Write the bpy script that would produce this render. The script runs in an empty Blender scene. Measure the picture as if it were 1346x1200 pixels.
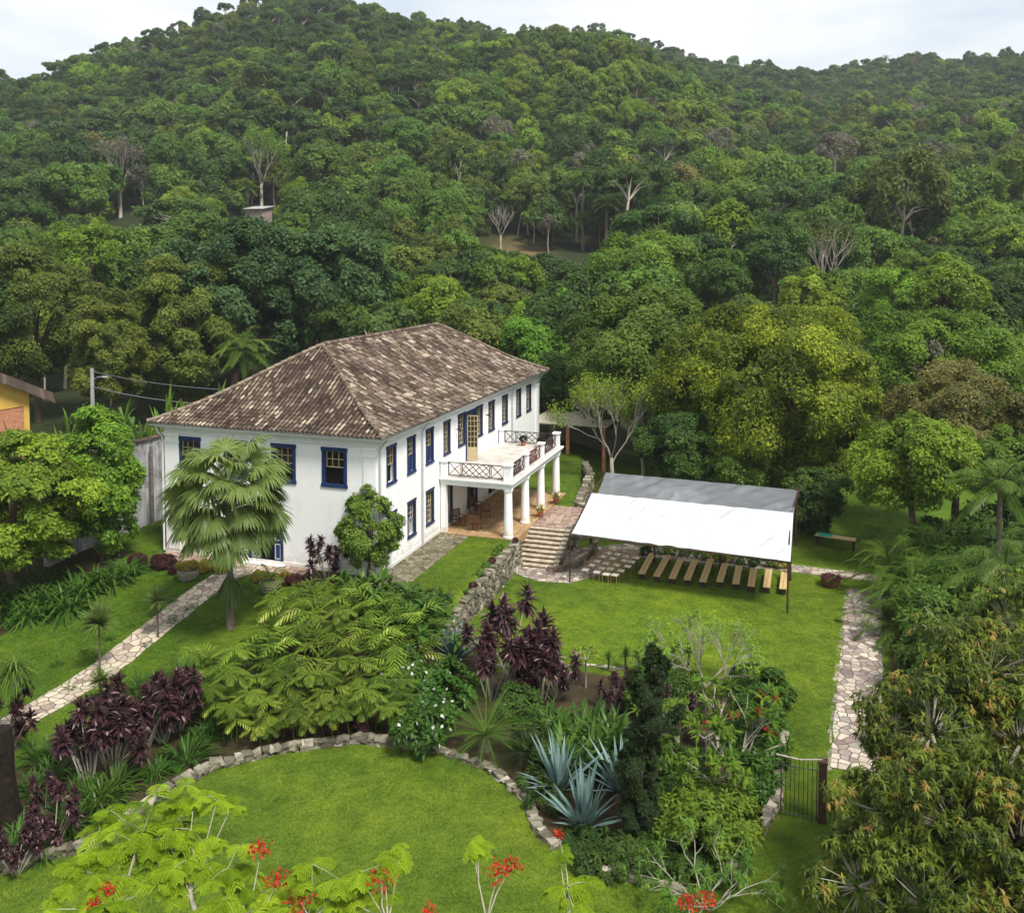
import bpy, math, random
import numpy as np
R_ = math.radians
SC = bpy.context.scene
COL = SC.collection
rng = np.random.default_rng(7)
random.seed(7)

# ------------------------------------------------------------------ camera
CF, CCX, CCY, PITCH, YAW = 1210.4, 673.0, 396.0, 0.049, -0.324     # focal length and centre in the photo's 1346 px frame
CAM = np.array([22.27, -43.82, 17.2])
cam_d = bpy.data.cameras.new('camera')
cam = bpy.data.objects.new('camera', cam_d); COL.objects.link(cam)
cam_d.sensor_fit = 'HORIZONTAL'; cam_d.sensor_width = 36.0
cam_d.lens = CF / 1346 * 36.0
cam_d.shift_y = -(600.0 - CCY) / 1346.0
cam_d.clip_start = 0.1; cam_d.clip_end = 6000
cam.location = CAM
cam.rotation_euler = (math.pi / 2 - PITCH, 0, -YAW)
SC.camera = cam

# ------------------------------------------------------------------ light
SUN_EL, SUN_AZ = 58.0, -35.0     # azimuth measured from +X towards +Y, where the sun stands
EXPOSURE = 0.43
w = bpy.data.worlds.new('World'); SC.world = w; w.use_nodes = True
nt = w.node_tree; nt.nodes.clear()
out = nt.nodes.new('ShaderNodeOutputWorld'); bg = nt.nodes.new('ShaderNodeBackground')
sky = nt.nodes.new('ShaderNodeTexSky'); sky.sky_type = 'NISHITA'; sky.sun_disc = False
sky.sun_elevation = R_(SUN_EL); sky.sun_rotation = R_(90 - SUN_AZ); sky.air_density = 1.0; sky.dust_density = 2.0
tc = nt.nodes.new('ShaderNodeTexCoord')
mp = nt.nodes.new('ShaderNodeMapping'); mp.inputs['Scale'].default_value = (1.6, 1.6, 5.0)
no = nt.nodes.new('ShaderNodeTexNoise'); no.inputs['Scale'].default_value = 2.2; no.inputs['Detail'].default_value = 6
cr = nt.nodes.new('ShaderNodeValToRGB')
cr.color_ramp.elements[0].position = 0.36; cr.color_ramp.elements[0].color = (5.6, 6.5, 7.3, 1)
cr.color_ramp.elements[1].position = 0.58; cr.color_ramp.elements[1].color = (8.6, 8.65, 8.6, 1)
mx = nt.nodes.new('ShaderNodeMixRGB'); mx.inputs[0].default_value = 0.9
nt.links.new(tc.outputs['Generated'], mp.inputs['Vector']); nt.links.new(mp.outputs[0], no.inputs['Vector'])
nt.links.new(no.outputs['Fac'], cr.inputs[0]); nt.links.new(sky.outputs[0], mx.inputs[1]); nt.links.new(cr.outputs[0], mx.inputs[2])
nt.links.new(mx.outputs[0], bg.inputs[0]); bg.inputs[1].default_value = 0.098
nt.links.new(bg.outputs[0], out.inputs[0])
sd = bpy.data.lights.new('sun', 'SUN'); sd.energy = 3.9; sd.angle = R_(14); sd.color = (1.0, 0.96, 0.88)
so = bpy.data.objects.new('sun', sd); COL.objects.link(so)
so.rotation_euler = (R_(90 - SUN_EL), 0, R_(SUN_AZ + 90))
SC.view_settings.view_transform = 'Standard'; SC.view_settings.look = 'None'
SC.view_settings.exposure = EXPOSURE; SC.view_settings.gamma = 1
try: SC.view_settings.use_curve_mapping = False
except Exception: pass
SC.cycles.max_bounces = 6; SC.cycles.diffuse_bounces = 3; SC.cycles.glossy_bounces = 2
SC.cycles.transmission_bounces = 4; SC.cycles.transparent_max_bounces = 8

# ------------------------------------------------------------------ camera maths (pixels of the photo -> points of the place)
def _basis():
    c, s = math.cos(YAW), math.sin(YAW)
    f0 = np.array([s, c, 0]); r = np.array([c, -s, 0]); up = np.array([0, 0, 1.])
    cp, sp = math.cos(PITCH), math.sin(PITCH)
    return r, up * cp + f0 * sp, f0 * cp - up * sp, f0
RT, UP, FW, F0 = _basis()
def ray(px, py): return RT * (px - CCX) / CF - UP * (py - CCY) / CF + FW
def gz(px, py, z):
    d = ray(px, py); return CAM + d * ((z - CAM[2]) / d[2])
def gd(px, py, dep): return CAM + ray(px, py) * dep
def depth_of(p): return float((np.asarray(p, float) - CAM) @ FW)

# ------------------------------------------------------------------ terrain height
def sm(t):
    t = np.clip(t, 0, 1); return t * t * (3 - 2 * t)
RID_PX = [-500, -250, 0, 60, 120, 180, 240, 300, 400, 500, 560, 640, 740, 820, 900, 960, 1040, 1120, 1200, 1280, 1346, 1500, 1900]
RID_PY = [300, 190, 108, 88, 62, 42, 24, 12, 6, 12, 20, 28, 44, 58, 72, 80, 84, 86, 84, 78, 70, 60, 80]
RID_D = [400, 420, 450, 460, 470, 480, 490, 500, 520, 540, 560, 600, 650, 690, 720, 740, 750, 750, 750, 740, 730, 700, 650]
def zg(x, y):
    x = np.asarray(x, float); y = np.asarray(y, float)
    # garden: upper terrace (0) and lower lawn (-1.5) parted by the stone wall, slope in front of the house
    upper = -1.5 * sm((-1.6 - y) / 11.5)
    xw = np.where(y < 11.6, 5.2, np.where(y < 16.7, 7.35, np.interp(y, [16.7, 29, 36], [6.5, 3.9, 3.0])))
    xw = np.where((y > 8.2) & (y < 11.6), 4.95, xw)
    wd = np.interp(y, [-8, -1.5], [4.0, 0.3]); wd = np.where(y > 31, np.interp(y, [31, 45], [0.3, 14]), wd)
    m = sm((xw - x) / wd + 0.5)
    z = upper * m - 1.5 * (1 - m)
    # hill
    dx, dy = x - CAM[0], y - CAM[1]
    dep = np.maximum(dx * F0[0] + dy * F0[1], 1.0); lat = dx * RT[0] + dy * RT[1]
    px = CCX + CF * lat / dep
    rd = np.interp(px, RID_PX, RID_D); rp = np.interp(px, RID_PX, RID_PY)
    zr = CAM[2] + rd * (337 - rp) / CF - 12.0
    t = (dep - 215) / (rd - 215)
    h = 1.5 * sm((dep - 95) / 30) + 17.0 * sm((dep - 105) / 115)
    prof = np.clip(t, 0, 1); prof = prof * 0.85 + 0.15 * sm(prof)
    h2 = h + np.where(t > 0, (zr - 17.0) * prof, 0)
    h2 = h2 + 26 * np.exp(-((px - 800) / 170) ** 2 - ((dep - 390) / 75) ** 2)
    h2 = h2 - 14 * np.exp(-((px - 1000) / 150) ** 2 - ((dep - 520) / 80) ** 2)
    h2 = h2 - np.maximum(dep - rd, 0) * 0.30
    und = (np.sin(x / 23 + 1.3) * np.sin(y / 31) * 3.0 + np.sin(x / 47 + y / 61) * 4.0)
    h2 = h2 + und * sm((dep - 210) / 120)
    return z + h2
def ground(px, py):
    d = ray(px, py); lo, hi = 3.0, 1200.0
    prev = 3.0
    for k in range(1, 2400):
        t = 3 + k * 0.5; p = CAM + d * t
        if p[2] < zg(p[0], p[1]):
            lo, hi = prev, t; break
        prev = t
    for _ in range(30):
        t = (lo + hi) / 2; p = CAM + d * t
        if p[2] < zg(p[0], p[1]): hi = t
        else: lo = t
    p = CAM + d * hi; return np.array([p[0], p[1], float(zg(p[0], p[1]))])
def at_depth(px, dep):
    """point of the ground seen in column px at that distance"""
    p = CAM + RT * (px - CCX) / CF * dep + F0 * dep
    return np.array([p[0], p[1], float(zg(p[0], p[1]))])

# ------------------------------------------------------------------ mesh building
def nrm(v): return v / np.maximum(np.linalg.norm(v, axis=-1, keepdims=True), 1e-9)
class G:
    def __init__(s): s.b = []; s.n = 0
    def add(s, V, F, t=0.5, m=0):
        V = np.asarray(V, float).reshape(-1, 3); F = np.asarray(F, int)
        if F.ndim == 1: F = F[None]
        t = np.broadcast_to(np.asarray(t, float), (len(V),))
        s.b.append((V, F + s.n, t, m)); s.n += len(V)
    def xf(s, fn):
        s.b = [(fn(V), F, t, m) for V, F, t, m in s.b]; return s
    def box(s, c, d, rz=0.0, t=0.5, m=0, jit=0.0):
        V = np.array([[x, y, z] for x in (-.5, .5) for y in (-.5, .5) for z in (-.5, .5)]) * np.asarray(d, float)
        if jit: V = V + rng.normal(0, jit, V.shape)
        if rz:
            a, b = math.cos(rz), math.sin(rz); V = V @ np.array([[a, b, 0], [-b, a, 0], [0, 0, 1]])
        s.add(V + np.asarray(c, float), [[0, 1, 3, 2], [4, 6, 7, 5], [0, 4, 5, 1], [2, 3, 7, 6], [0, 2, 6, 4], [1, 5, 7, 3]], t, m)
        return s
    def bb(s, x0, x1, y0, y1, z0, z1, t=0.5, m=0):
        return s.box(((x0 + x1) / 2, (y0 + y1) / 2, (z0 + z1) / 2), (abs(x1 - x0), abs(y1 - y0), abs(z1 - z0)), 0, t, m)
    def tube(s, path, rad, n=6, t=0.5, m=0, cap=True):
        P = np.asarray(path, float); k = len(P); rad = np.broadcast_to(np.asarray(rad, float), (k,))
        T = nrm(np.gradient(P, axis=0)); V = []
        ref = np.array([0.0, 0, 1]) if abs(T[:, 2]).mean() < 0.8 else np.array([1.0, 0, 0])
        for i in range(k):
            a = np.cross(T[i], ref); a /= max(np.linalg.norm(a), 1e-6); b = np.cross(T[i], a)
            ang = np.arange(n) * 2 * math.pi / n + (math.pi / 4 if n == 4 else 0)
            V.append(P[i] + rad[i] * (np.cos(ang)[:, None] * a + np.sin(ang)[:, None] * b))
        V = np.concatenate(V); F = []
        for i in range(k - 1):
            for j in range(n):
                F.append([i * n + j, i * n + (j + 1) % n, (i + 1) * n + (j + 1) % n, (i + 1) * n + j])
        s.add(V, F, t, m)
        if cap:
            s.b.append((np.zeros((0, 3)), np.array([list(range(s.n - k * n, s.n - k * n + n))]), np.zeros(0), m))
            s.b.append((np.zeros((0, 3)), np.array([list(range(s.n - n, s.n))]), np.zeros(0), m))
        return s
    def lathe(s, c, prof, n=16, t=0.5, m=0):
        pts = [(c[0], c[1], c[2] + z) for r, z in prof]
        V = np.array([[c[0] + r * math.cos(a), c[1] + r * math.sin(a), c[2] + z] for r, z in prof for a in np.arange(n) * 2 * math.pi / n])
        F = [[i * n + j, i * n + (j + 1) % n, (i + 1) * n + (j + 1) % n, (i + 1) * n + j] for i in range(len(prof) - 1) for j in range(n)]
        s.add(V, F, t, m); k = len(prof)
        s.b.append((np.zeros((0, 3)), np.array([list(range(s.n - k * n, s.n - k * n + n))]), np.zeros(0), m))
        s.b.append((np.zeros((0, 3)), np.array([list(range(s.n - n, s.n))]), np.zeros(0), m))
        return s
    def leaves(s, P, D, N, L, W, t=0.5, m=0, sag=0.15):
        n = len(P); D = nrm(D); S = nrm(np.cross(D, N)); U = np.cross(S, D)
        L = np.broadcast_to(np.asarray(L, float), (n,))[:, None]; W = np.broadcast_to(np.asarray(W, float), (n,))[:, None]
        mid = P + D * L * 0.45 - U * L * 0.0
        V = np.stack([P, mid + S * W / 2 - U * W * .12, P + D * L - U * L * sag, mid - S * W / 2 - U * W * .12], 1).reshape(-1, 3)
        s.add(V, np.arange(4 * n).reshape(n, 4), np.repeat(np.broadcast_to(t, (n,)), 4), m)
    def blades(s, P, D, L, W, droop=0.5, segs=3, t=0.5, m=0, fold=0.0, prof='leaf', N=None):
        P = np.asarray(P, float); n = len(P); D = nrm(np.asarray(D, float))
        L = np.broadcast_to(np.asarray(L, float), (n,)); W = np.broadcast_to(np.asarray(W, float), (n,)); droop = np.broadcast_to(np.asarray(droop, float), (n,))
        if N is None:
            h = D.copy(); h[:, 2] = 0; bad = np.linalg.norm(h, axis=1) < 1e-3
            h[bad] = nrm(rng.normal(size=(bad.sum(), 3)) * [1, 1, 0])
            S = nrm(np.stack([-h[:, 1], h[:, 0], 0 * h[:, 0]], 1))
        else: S = nrm(np.cross(N, D))
        pf = {'leaf': lambda q: np.sin(math.pi * (0.1 + 0.9 * q)) ** .8 + .02, 'strap': lambda q: np.minimum(1, .65 + 1.2 * q) * (1 - q ** 3.5) + .02,
              'agave': lambda q: (.75 + .5 * np.sin(math.pi * q)) * (1 - q ** 2.2) + .02}[prof]
        cols = [-1, 0, 1] if fold else [-1, 1]; V = []; pos = P.copy(); d = D.copy()
        for k in range(segs + 1):
            q = k / segs
            u = nrm(np.cross(d, S)); u = np.where(u[:, 2:3] < 0, -u, u) if N is None else u
            for c in cols:
                V.append(pos + S * (c * W * pf(q) / 2)[:, None] + u * (abs(c) * fold * W * pf(q) / 2)[:, None])
            d = nrm(D + np.array([0, 0, -1.0]) * (droop * (k + 1) / segs)[:, None])
            pos = pos + d * (L / segs)[:, None]
        nc = len(cols); V = np.stack(V, 1); F = []
        for k in range(segs):
            for c in range(nc - 1):
                F.append([k * nc + c, k * nc + c + 1, (k + 1) * nc + c + 1, (k + 1) * nc + c])
        F = (np.array(F)[None] + (np.arange(n) * (segs + 1) * nc)[:, None, None]).reshape(-1, 4)
        s.add(V.reshape(-1, 3), F, np.repeat(np.broadcast_to(t, (n,)), (segs + 1) * nc), m)
    def mesh(s, name, mats, smooth=False, recalc=False):
        V = np.concatenate([b[0] for b in s.b]); me = bpy.data.meshes.new(name)
        t = np.concatenate([b[2] for b in s.b])
        lt = np.concatenate([np.full(len(b[1]), b[1].shape[1]) for b in s.b]); lv = np.concatenate([b[1].ravel() for b in s.b])
        mi = np.concatenate([np.full(len(b[1]), b[3]) for b in s.b])
        me.vertices.add(len(V)); me.vertices.foreach_set('co', V.ravel().astype(np.float32))
        me.loops.add(len(lv)); me.loops.foreach_set('vertex_index', lv.astype(np.int32))
        me.polygons.add(len(lt)); me.polygons.foreach_set('loop_start', (np.cumsum(lt) - lt).astype(np.int32))
        me.polygons.foreach_set('material_index', mi.astype(np.int32))
        me.polygons.foreach_set('use_smooth', np.full(len(lt), bool(smooth)))
        me.update(calc_edges=True)
        a = me.attributes.new('tint', 'FLOAT', 'POINT'); a.data.foreach_set('value', t.astype(np.float32))
        for mm in (mats if isinstance(mats, (list, tuple)) else [mats]): me.materials.append(mm)
        me.validate()
        return me
    def build(s, name, mats, parent=None, smooth=False, loc=None):
        o = bpy.data.objects.new(name, s.mesh(name, mats, smooth)); COL.objects.link(o)
        if parent: o.parent = parent
        if loc is not None: o.location = loc
        return o
def tag(o, label=None, cat=None, group=None, kind=None):
    if label: o['label'] = label
    if cat: o['category'] = cat
    if group: o['group'] = group
    if kind: o['kind'] = kind
    return o
def thing(name, label, cat, loc=(0, 0, 0), rz=0.0, group=None, scale=None):
    o = bpy.data.objects.new(name, None); COL.objects.link(o); o.empty_display_size = 0.3
    o.location = loc; o.rotation_euler = (0, 0, rz)
    if scale is not None: o.scale = scale if hasattr(scale, '__len__') else (scale,) * 3
    return tag(o, label, cat, group)
def dup(root, loc, rz=0.0, label=None, group=None, scale=None):
    r = root.copy(); COL.objects.link(r); r.location = loc; r.rotation_euler = (0, 0, rz)
    if scale is not None: r.scale = scale if hasattr(scale, '__len__') else (scale,) * 3
    if label: r['label'] = label
    if group: r['group'] = group
    for ch in list(root.children):
        c = ch.copy(); COL.objects.link(c); c.parent = r
        for g in ch.children:
            d = g.copy(); COL.objects.link(d); d.parent = c
    return r

# ------------------------------------------------------------------ materials
def new_mat(name):
    m = bpy.data.materials.new(name); m.use_nodes = True
    n = m.node_tree.nodes; b = n.get('Principled BSDF'); return m, m.node_tree, b
def noise(t, scale, detail=4, vec='Object', rough=0.55):
    n = t.nodes.new('ShaderNodeTexNoise'); n.inputs['Scale'].default_value = scale; n.inputs['Detail'].default_value = detail; n.inputs['Roughness'].default_value = rough
    if vec is not None:
        c = t.nodes.new('ShaderNodeTexCoord'); t.links.new(c.outputs[vec], n.inputs['Vector'])
    return n
def ramp(t, src, stops):
    r = t.nodes.new('ShaderNodeValToRGB'); e = r.color_ramp.elements
    while len(e) < len(stops): e.new(0.5)
    for el, (p, c) in zip(e, stops): el.position = p; el.color = (*c, 1)
    t.links.new(src, r.inputs[0]); return r
def bump(t, b, src, strength=.3, dist=.02):
    n = t.nodes.new('ShaderNodeBump'); n.inputs['Strength'].default_value = strength; n.inputs['Distance'].default_value = dist
    t.links.new(src, n.inputs['Height']); t.links.new(n.outputs[0], b.inputs['Normal'])
def plain(name, c, rough=.6, var=.15, scale=6., spec=.4, metal=0.0, bmp=0.0):
    m, t, b = new_mat(name)
    n = noise(t, scale, 5)
    lo = tuple(x * (1 - var) for x in c); hi = tuple(min(1, x * (1 + var)) for x in c)
    r = ramp(t, n.outputs['Fac'], [(.3, lo), (.7, hi)]); t.links.new(r.outputs[0], b.inputs['Base Color'])
    b.inputs['Roughness'].default_value = rough; b.inputs['Specular IOR Level'].default_value = spec; b.inputs['Metallic'].default_value = metal
    if bmp: bump(t, b, n.outputs['Fac'], bmp)
    return m
def tinted(name, stops, rough=.8, var_scale=3., var=.25, bmp=0.3, spec=.25):
    """colour by the per-piece 'tint' attribute, broken up by noise"""
    m, t, b = new_mat(name)
    a = t.nodes.new('ShaderNodeAttribute'); a.attribute_name = 'tint'
    r = ramp(t, a.outputs['Fac'], stops)
    n = noise(t, var_scale, 6)
    r2 = ramp(t, n.outputs['Fac'], [(.3, (1 - var,) * 3), (.7, (1 + var * .6,) * 3)])
    x = t.nodes.new('ShaderNodeMixRGB'); x.blend_type = 'MULTIPLY'; x.inputs[0].default_value = 1
    t.links.new(r.outputs[0], x.inputs[1]); t.links.new(r2.outputs[0], x.inputs[2]); t.links.new(x.outputs[0], b.inputs['Base Color'])
    b.inputs['Roughness'].default_value = rough; b.inputs['Specular IOR Level'].default_value = spec
    if bmp: bump(t, b, n.outputs['Fac'], bmp)
    return m
def leafmat(name, c0, c1, rough=.5, spec=.18, trans=.42, ovar=.35, c2=None):
    """foliage: leaf-to-leaf colour from 'tint', plant-to-plant from the object's random number"""
    m, t, b = new_mat(name)
    a = t.nodes.new('ShaderNodeAttribute'); a.attribute_name = 'tint'
    r = ramp(t, a.outputs['Fac'], [(0.0, c0), (.85 if c2 else 1.0, c1)] + ([(1.0, c2)] if c2 else []))
    oi = t.nodes.new('ShaderNodeObjectInfo')
    hs = t.nodes.new('ShaderNodeHueSaturation')
    mh = t.nodes.new('ShaderNodeMapRange'); mh.inputs[3].default_value = .5 - .035 * ovar; mh.inputs[4].default_value = .5 + .03 * ovar
    mv = t.nodes.new('ShaderNodeMapRange'); mv.inputs[3].default_value = 1 - ovar * .6; mv.inputs[4].default_value = 1 + ovar * .6
    wn = t.nodes.new('ShaderNodeTexWhiteNoise'); wn.noise_dimensions = '1D'
    t.links.new(oi.outputs['Random'], mh.inputs[0]); t.links.new(oi.outputs['Random'], wn.inputs['W']); t.links.new(wn.outputs['Value'], mv.inputs[0])
    t.links.new(mh.outputs[0], hs.inputs['Hue']); t.links.new(mv.outputs[0], hs.inputs['Value']); t.links.new(r.outputs[0], hs.inputs['Color'])
    b.inputs['Roughness'].default_value = rough; b.inputs['Specular IOR Level'].default_value = spec
    t.links.new(hs.outputs[0], b.inputs['Base Color'])
    tr = t.nodes.new('ShaderNodeBsdfTranslucent'); t.links.new(hs.outputs[0], tr.inputs['Color'])
    ms = t.nodes.new('ShaderNodeMixShader'); ms.inputs[0].default_value = trans
    o = t.nodes.get('Material Output')
    t.links.new(b.outputs[0], ms.inputs[1]); t.links.new(tr.outputs[0], ms.inputs[2]); t.links.new(ms.outputs[0], o.inputs[0])
    return m
def paving(name, scale, cols, grout, rnd=.9):
    m, t, b = new_mat(name)
    c = t.nodes.new('ShaderNodeTexCoord'); nz = noise(t, 1.5, 3)
    mxv = t.nodes.new('ShaderNodeMixRGB'); mxv.inputs[0].default_value = .11
    t.links.new(c.outputs['Object'], mxv.inputs[1]); t.links.new(nz.outputs['Color'], mxv.inputs[2])
    v1 = t.nodes.new('ShaderNodeTexVoronoi'); v2 = t.nodes.new('ShaderNodeTexVoronoi'); v2.feature = 'DISTANCE_TO_EDGE'
    for v in (v1, v2):
        v.voronoi_dimensions = '2D'; v.inputs['Scale'].default_value = scale; v.inputs['Randomness'].default_value = rnd; t.links.new(mxv.outputs[0], v.inputs['Vector'])
    sp = t.nodes.new('ShaderNodeSeparateColor'); t.links.new(v1.outputs['Color'], sp.inputs[0])
    r = ramp(t, sp.outputs[0], cols)
    n2 = noise(t, 9, 6); r2 = ramp(t, n2.outputs['Fac'], [(.3, (.7,) * 3), (.7, (1.1,) * 3)])
    x = t.nodes.new('ShaderNodeMixRGB'); x.blend_type = 'MULTIPLY'; x.inputs[0].default_value = 1
    t.links.new(r.outputs[0], x.inputs[1]); t.links.new(r2.outputs[0], x.inputs[2])
    e = ramp(t, v2.outputs['Distance'], [(.025, (0,) * 3), (.075, (1,) * 3)])
    y = t.nodes.new('ShaderNodeMixRGB'); y.inputs[1].default_value = (*grout, 1)
    t.links.new(e.outputs[0], y.inputs[0]); t.links.new(x.outputs[0], y.inputs[2]); t.links.new(y.outputs[0], b.inputs['Base Color'])
    b.inputs['Roughness'].default_value = .85; b.inputs['Specular IOR Level'].default_value = .2
    bump(t, b, e.outputs[0], .7, .02)
    return m
# ------------------------------------------------------------------ material library
M = {}
def grass_mat():
    m, t, b = new_mat('grass_and_earth')
    n1 = noise(t, .16, 3); n2 = noise(t, 1.1, 5, rough=.65); n3 = noise(t, 9, 6, rough=.75)
    r1 = ramp(t, n1.outputs['Fac'], [(.3, (.062, .114, .010)), (.52, (.088, .144, .011)), (.72, (.126, .178, .013))])
    r2 = ramp(t, n2.outputs['Fac'], [(.3, (.62, .68, .6)), (.55, (1, 1, 1)), (.75, (1.28, 1.18, 1.1))])
    r3 = ramp(t, n3.outputs['Fac'], [(.3, (.55, .6, .5)), (.5, (1, 1, 1)), (.72, (1.45, 1.3, 1.2))])
    x = t.nodes.new('ShaderNodeMixRGB'); x.blend_type = 'MULTIPLY'; x.inputs[0].default_value = 1
    y = t.nodes.new('ShaderNodeMixRGB'); y.blend_type = 'MULTIPLY'; y.inputs[0].default_value = .9
    t.links.new(r1.outputs[0], x.inputs[1]); t.links.new(r2.outputs[0], x.inputs[2]); t.links.new(x.outputs[0], y.inputs[1]); t.links.new(r3.outputs[0], y.inputs[2])
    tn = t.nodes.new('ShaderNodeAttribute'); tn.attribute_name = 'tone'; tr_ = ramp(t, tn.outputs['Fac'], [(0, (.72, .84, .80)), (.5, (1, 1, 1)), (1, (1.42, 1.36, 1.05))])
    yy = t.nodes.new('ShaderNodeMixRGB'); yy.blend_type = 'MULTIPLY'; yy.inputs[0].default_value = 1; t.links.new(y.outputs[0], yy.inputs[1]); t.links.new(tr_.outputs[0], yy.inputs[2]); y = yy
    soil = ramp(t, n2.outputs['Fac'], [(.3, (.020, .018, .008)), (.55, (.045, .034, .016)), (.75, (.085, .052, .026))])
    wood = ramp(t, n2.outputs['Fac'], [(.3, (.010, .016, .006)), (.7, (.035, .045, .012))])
    clear = ramp(t, n2.outputs['Fac'], [(.3, (.10, .075, .03)), (.7, (.22, .16, .07))])
    cur = y.outputs[0]
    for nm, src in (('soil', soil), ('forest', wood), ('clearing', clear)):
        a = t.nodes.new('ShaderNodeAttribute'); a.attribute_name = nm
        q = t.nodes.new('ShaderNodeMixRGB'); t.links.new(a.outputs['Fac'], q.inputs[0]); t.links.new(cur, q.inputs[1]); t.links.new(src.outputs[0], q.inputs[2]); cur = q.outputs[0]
    t.links.new(cur, b.inputs['Base Color']); b.inputs['Roughness'].default_value = .9; b.inputs['Specular IOR Level'].default_value = .15
    bump(t, b, n3.outputs['Fac'], .5, .05)
    return m
M['ground'] = grass_mat()
def stucco():
    m, t, b = new_mat('white_stucco')
    n = noise(t, .9, 6, rough=.7); c = t.nodes.new('ShaderNodeTexCoord'); mp = t.nodes.new('ShaderNodeMapping'); mp.inputs['Scale'].default_value = (2.2, 2.2, .22)
    n2 = noise(t, 1.0, 6, vec=None, rough=.7); t.links.new(c.outputs['Object'], mp.inputs[0]); t.links.new(mp.outputs[0], n2.inputs['Vector'])
    r = ramp(t, n.outputs['Fac'], [(.30, (.77, .775, .79)), (.46, (.85, .85, .85)), (.7, (.87, .87, .865))])
    r2 = ramp(t, n2.outputs['Fac'], [(.27, (.74, .75, .75)), (.40, (1, 1, 1))])
    x = t.nodes.new('ShaderNodeMixRGB'); x.blend_type = 'MULTIPLY'; x.inputs[0].default_value = .8
    t.links.new(r.outputs[0], x.inputs[1]); t.links.new(r2.outputs[0], x.inputs[2]); t.links.new(x.outputs[0], b.inputs['Base Color'])
    # rain splash along the foot of the walls
    sx = t.nodes.new('ShaderNodeSeparateXYZ'); t.links.new(c.outputs['Object'], sx.inputs[0]); n3 = noise(t, 1.6, 7, rough=.7)
    ad = t.nodes.new('ShaderNodeMath'); ad.operation = 'MULTIPLY_ADD'; ad.inputs[1].default_value = 2.4; t.links.new(n3.outputs['Fac'], ad.inputs[0]); mm = t.nodes.new('ShaderNodeMath'); mm.operation = 'MULTIPLY'; mm.inputs[1].default_value = -1.0; t.links.new(sx.outputs[2], mm.inputs[0]); t.links.new(mm.outputs[0], ad.inputs[2])
    r3 = ramp(t, ad.outputs[0], [(.55, (1, 1, 1)), (1.0, (.80, .77, .72))]); z = t.nodes.new('ShaderNodeMixRGB'); z.blend_type = 'MULTIPLY'; z.inputs[0].default_value = 1
    t.links.new(x.outputs[0], z.inputs[1]); t.links.new(r3.outputs[0], z.inputs[2]); t.links.new(z.outputs[0], b.inputs['Base Color'])
    b.inputs['Roughness'].default_value = .9; b.inputs['Specular IOR Level'].default_value = .15
    bump(t, b, n.outputs['Fac'], .15, .03); return m
M['stucco'] = stucco()
M['trim'] = plain('pale_trim', (.70, .70, .69), .8, .08, 2, .2)
M['gutter'] = plain('gutter_metal', (.66, .66, .65), .5, .08, 2)
M['pipe'] = plain('pipe_metal', (.45, .46, .48), .5, .1, 2)
M['blue'] = plain('blue_paint', (.014, .032, .115), .55, .25, 5, .3)
M['darkblue'] = plain('dark_blue_paint', (.022, .032, .075), .55, .25, 5, .3)
M['cream'] = plain('cream_paint', (.46, .37, .215), .6, .12, 5, .3)
M['palecream'] = plain('pale_blind', (.42, .38, .32), .7, .12, 5, .2)
def glass():
    m, t, b = new_mat('window_glass')
    n = noise(t, .8, 3); r = ramp(t, n.outputs['Fac'], [(.35, (.012, .010, .009)), (.7, (.05, .040, .030))])
    t.links.new(r.outputs[0], b.inputs['Base Color']); b.inputs['Roughness'].default_value = .08; b.inputs['Specular IOR Level'].default_value = .45; return m
M['glass'] = glass()
M['dark'] = plain('room_shade_black', (.012, .011, .010), .9, .3, 3, .1)  # near-black colour holding the shade of the unlit rooms
M['tiles'] = tinted('clay_roof_tiles', [(0, (.040, .028, .022)), (.35, (.080, .057, .044)), (.6, (.140, .105, .080)), (.8, (.25, .20, .150)), (1, (.42, .36, .28))], .9, 5, .35, .3, .12)
M['floor_tan'] = paving('tan_floor', 1.6, [(.1, (.36, .22, .11)), (.5, (.42, .27, .14)), (.9, (.48, .33, .18))], (.25, .16, .09), .25)
M['balc'] = plain('pale_cement', (.50, .46, .42), .9, .22, 1.2, .15)
M['rail'] = plain('dark_brown_rail', (.060, .034, .030), .6, .25, 8, .3)
M['redrail'] = plain('red_brown_rail', (.13, .045, .035), .6, .25, 8, .3)
M['brownwood'] = plain('brown_wood', (.13, .060, .028), .55, .3, 9, .3)
M['plank'] = plain('honey_plank', (.50, .35, .17), .6, .25, 7, .25)
M['goldwood'] = plain('gold_wood', (.38, .24, .10), .5, .2, 8, .3)
M['darkwood'] = plain('dark_wood', (.055, .032, .024), .7, .3, 6, .2)
M['greywood'] = plain('weathered_wood', (.16, .14, .115), .85, .3, 4, .15)
M['cushion'] = plain('white_cushion', (.78, .74, .66), .9, .06, 5, .1)
M['iron'] = plain('dark_iron', (.03, .028, .028), .5, .2, 8, .4)
M['stone'] = tinted('field_stone', [(0, (.10, .085, .07)), (.4, (.23, .20, .165)), (.75, (.38, .33, .27)), (1, (.55, .49, .40))], .9, 3, .35, .5)
M['mossy'] = tinted('mossy_stone', [(0, (.055, .05, .035)), (.4, (.14, .125, .09)), (.75, (.28, .25, .19)), (1, (.46, .41, .33))], .9, 3, .4, .5)
M['tread'] = tinted('stone_tread', [(0, (.12, .09, .065)), (.4, (.17, .13, .095)), (.75, (.40, .33, .25)), (1, (.52, .44, .34))], .9, 4, .35, .4)
M['pave_cream'] = paving('cream_flagstones', 2.7, [(.05, (.26, .20, .17)), (.3, (.46, .38, .29)), (.6, (.56, .48, .37)), (.9, (.40, .33, .28))], (.09, .08, .045))
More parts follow.
